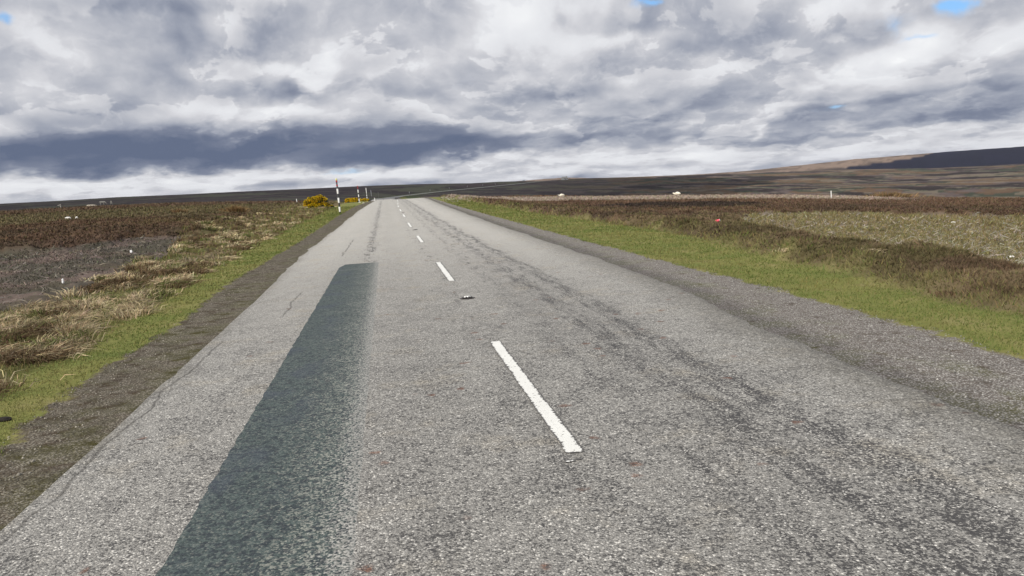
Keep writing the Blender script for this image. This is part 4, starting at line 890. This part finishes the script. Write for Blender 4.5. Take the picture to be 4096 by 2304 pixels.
def hut(x, y, rz):
    root = empty('stone_hut', (x, y, gz(x, y)-.2), rz); tag(root, 'small pale hut standing alone on the distant skyline', 'hut')
    w, d, h = 3.1, 2.2, 2.6
    bm = bmesh.new(); box(bm, (-w, -d, -.4), (w, d, h)); 
    for s in (-1, 1):
        a = bm.verts.new((s*w, -d, h)); b = bm.verts.new((s*w, d, h)); c = bm.verts.new((s*w, 0, h+1.25)); bm.faces.new((a, b, c) if s > 0 else (c, b, a))
    bm_obj('wall', bm, M_WALL, root)
    bm = bmesh.new()
    for s in (-1, 1):
        v = [bm.verts.new(p) for p in ((-w-.15, s*(d+.2), h-.1), (w+.15, s*(d+.2), h-.1), (w+.15, 0, h+1.32), (-w-.15, 0, h+1.32))]; bm.faces.new(v)
    bmesh.ops.solidify(bm, geom=bm.faces[:], thickness=.08); rf = bm_obj('roof', bm, M_WALL, root)
    bm = bmesh.new(); box(bm, (w-.8, -.3, h+.8), (w-.2, .3, h+2.0)); bm_obj('chimney', bm, M_WALL, rf)
    bm = bmesh.new(); box(bm, (-.45, -d-.03, 0), (.45, -d+.02, 1.95)); bm_obj('door', bm, M_SLATE, root)
    for sx in (-1.9, 1.9): bm = bmesh.new(); box(bm, (sx-.45, -d-.03, 1.), (sx+.45, -d+.02, 1.9)); bm_obj('window', bm, M_GLASS, root)
far_car(152.5, 852.3, .3)
hut(202.1, 866.7, .35)
def grass_tuft(x, y, w, h, label, n, colour, seed):
    rg = np.random.default_rng(seed); idx = n; r = np.abs(rg.normal(size=n))*w*.4; a = rg.uniform(0, 6.283, n); ox, oy = r*np.cos(a), r*np.sin(a)*.5
    X, Y = x+ox, y+oy; Z = ground_z(X, Y); D = np.stack([ox*.9/w+rg.normal(size=n)*.2+.15, oy*.6+rg.normal(size=n)*.2, np.ones(n)], 1); D /= np.linalg.norm(D, axis=1)[:, None]
    c = vary(np.tile(colour, (n, 1)), .2); o = link('grass_tuft', np_mesh('grass_tuft', *blades2(np.stack([X, Y, Z], 1), D, rg.uniform(.5, 1, n)*h, np.full(n, .0011*math.hypot(x, y)), c, rg.uniform(0, .3, n), D*[.3, .3, 0])), M_BLADE)
    tag(o, label, 'grass tuft', 'orange grass tufts on the moor')
grass_tuft(-13.6, 54.5, .5, .55, 'orange-brown grass tuft on the left moor, the smaller and farther left of two', 260, [.23, .155, .08], 1)
grass_tuft(-9.6, 52.5, .75, .65, 'orange-brown grass tuft on the left moor, the wider one nearer the road', 420, [.25, .165, .08], 2)
grass_tuft(60.0, 85.0, 3.2, .9, 'long tawny mound of tall grass on the brow at the right', 1500, [.26, .18, .095], 3)
# ---------------------------------------------------------------- cloud that shades the far side of the valley
def cloud():
    H0 = 600.; off = (sd.x/sd.z*H0, sd.y/sd.z*H0)
    foot = [(-60, 165), (-420, 330), (-1500, 1500), (-900, 1700), (-100, 1500), (80, 1020), (155, 800), (215, 690), (190, 520), (80, 250), (8, 172)]
    poly = [(px+off[0], py+off[1]) for px, py in foot]; xs = [p[0] for p in poly]; ys = [p[1] for p in poly]
    gx = np.arange(min(xs)-80, max(xs)+80, 14.); gy = np.arange(min(ys)-80, max(ys)+80, 14.); X, Y = np.meshgrid(gx, gy)
    w1 = (fbm(X*.012, Y*.012, 101, 4)-.5)*60; w2 = (fbm(X*.012+7, Y*.012, 102, 4)-.5)*60
    ins = in_poly((X+w1).ravel(), (Y+w2).ravel(), poly).reshape(X.shape)
    t = fbm(X*.008, Y*.008, 103, 4)*160+20; bt = fbm(X*.01, Y*.01, 104, 3)*18
    idx = -np.ones(X.shape, int); cell = ins[:-1, :-1] & ins[1:, :-1] & ins[:-1, 1:] & ins[1:, 1:]
    use = np.zeros(X.shape, bool); use[:-1, :-1] |= cell; use[1:, :-1] |= cell; use[:-1, 1:] |= cell; use[1:, 1:] |= cell
    idx[use] = np.arange(use.sum()); n = use.sum()
    top = np.stack([X[use], Y[use], H0+bt[use]+t[use]], 1); bot = np.stack([X[use], Y[use], H0+bt[use]-10], 1)
    c0, c1 = np.where(cell); a, b, c, d = idx[c0, c1], idx[c0, c1+1], idx[c0+1, c1+1], idx[c0+1, c1]
    F = [np.stack([a, b, c, d], 1)+0, np.stack([a, d, c, b], 1)+n]
    pc = np.pad(cell, 1)
    for (di, dj, e) in ((-1, 0, (a, b)), (0, 1, (b, c)), (1, 0, (c, d)), (0, -1, (d, a))):
        m = ~pc[c0+1+di, c1+1+dj]; p, q = e[0][m], e[1][m]; F.append(np.stack([p, p+n, q+n, q], 1))
    me = np_mesh('cloud', np.vstack([top, bot]), np.vstack(F)); o = link('cloud', me, simple('cloud_white', (.8, .8, .82), 1., .05, .01, 0.), smooth=True); tag(o, label='broad flat cloud high to the left, shading the far hillside', kind='structure')
cloud()

# ---------------------------------------------------------------- air
def haze():
    bm = bmesh.new(); box(bm, (-6900, -6900, -330), (6900, 6900, 70)); m = bpy.data.materials.new('haze_air'); m.use_nodes = True; n = NT(m.node_tree); n.n.clear()
    o = n.node('ShaderNodeOutputMaterial'); v = n.node('ShaderNodeVolumePrincipled'); v.inputs['Color'].default_value = (.80, .86, 1., 1); v.inputs['Density'].default_value = HAZE; v.inputs['Anisotropy'].default_value = .2
    n.l.new(v.outputs[0], o.inputs['Volume']); ob = bm_obj('haze', bm, m); tag(ob, 'thin blue air that fades the far hills', 'haze', kind='stuff')
HAZE = .00002
haze()
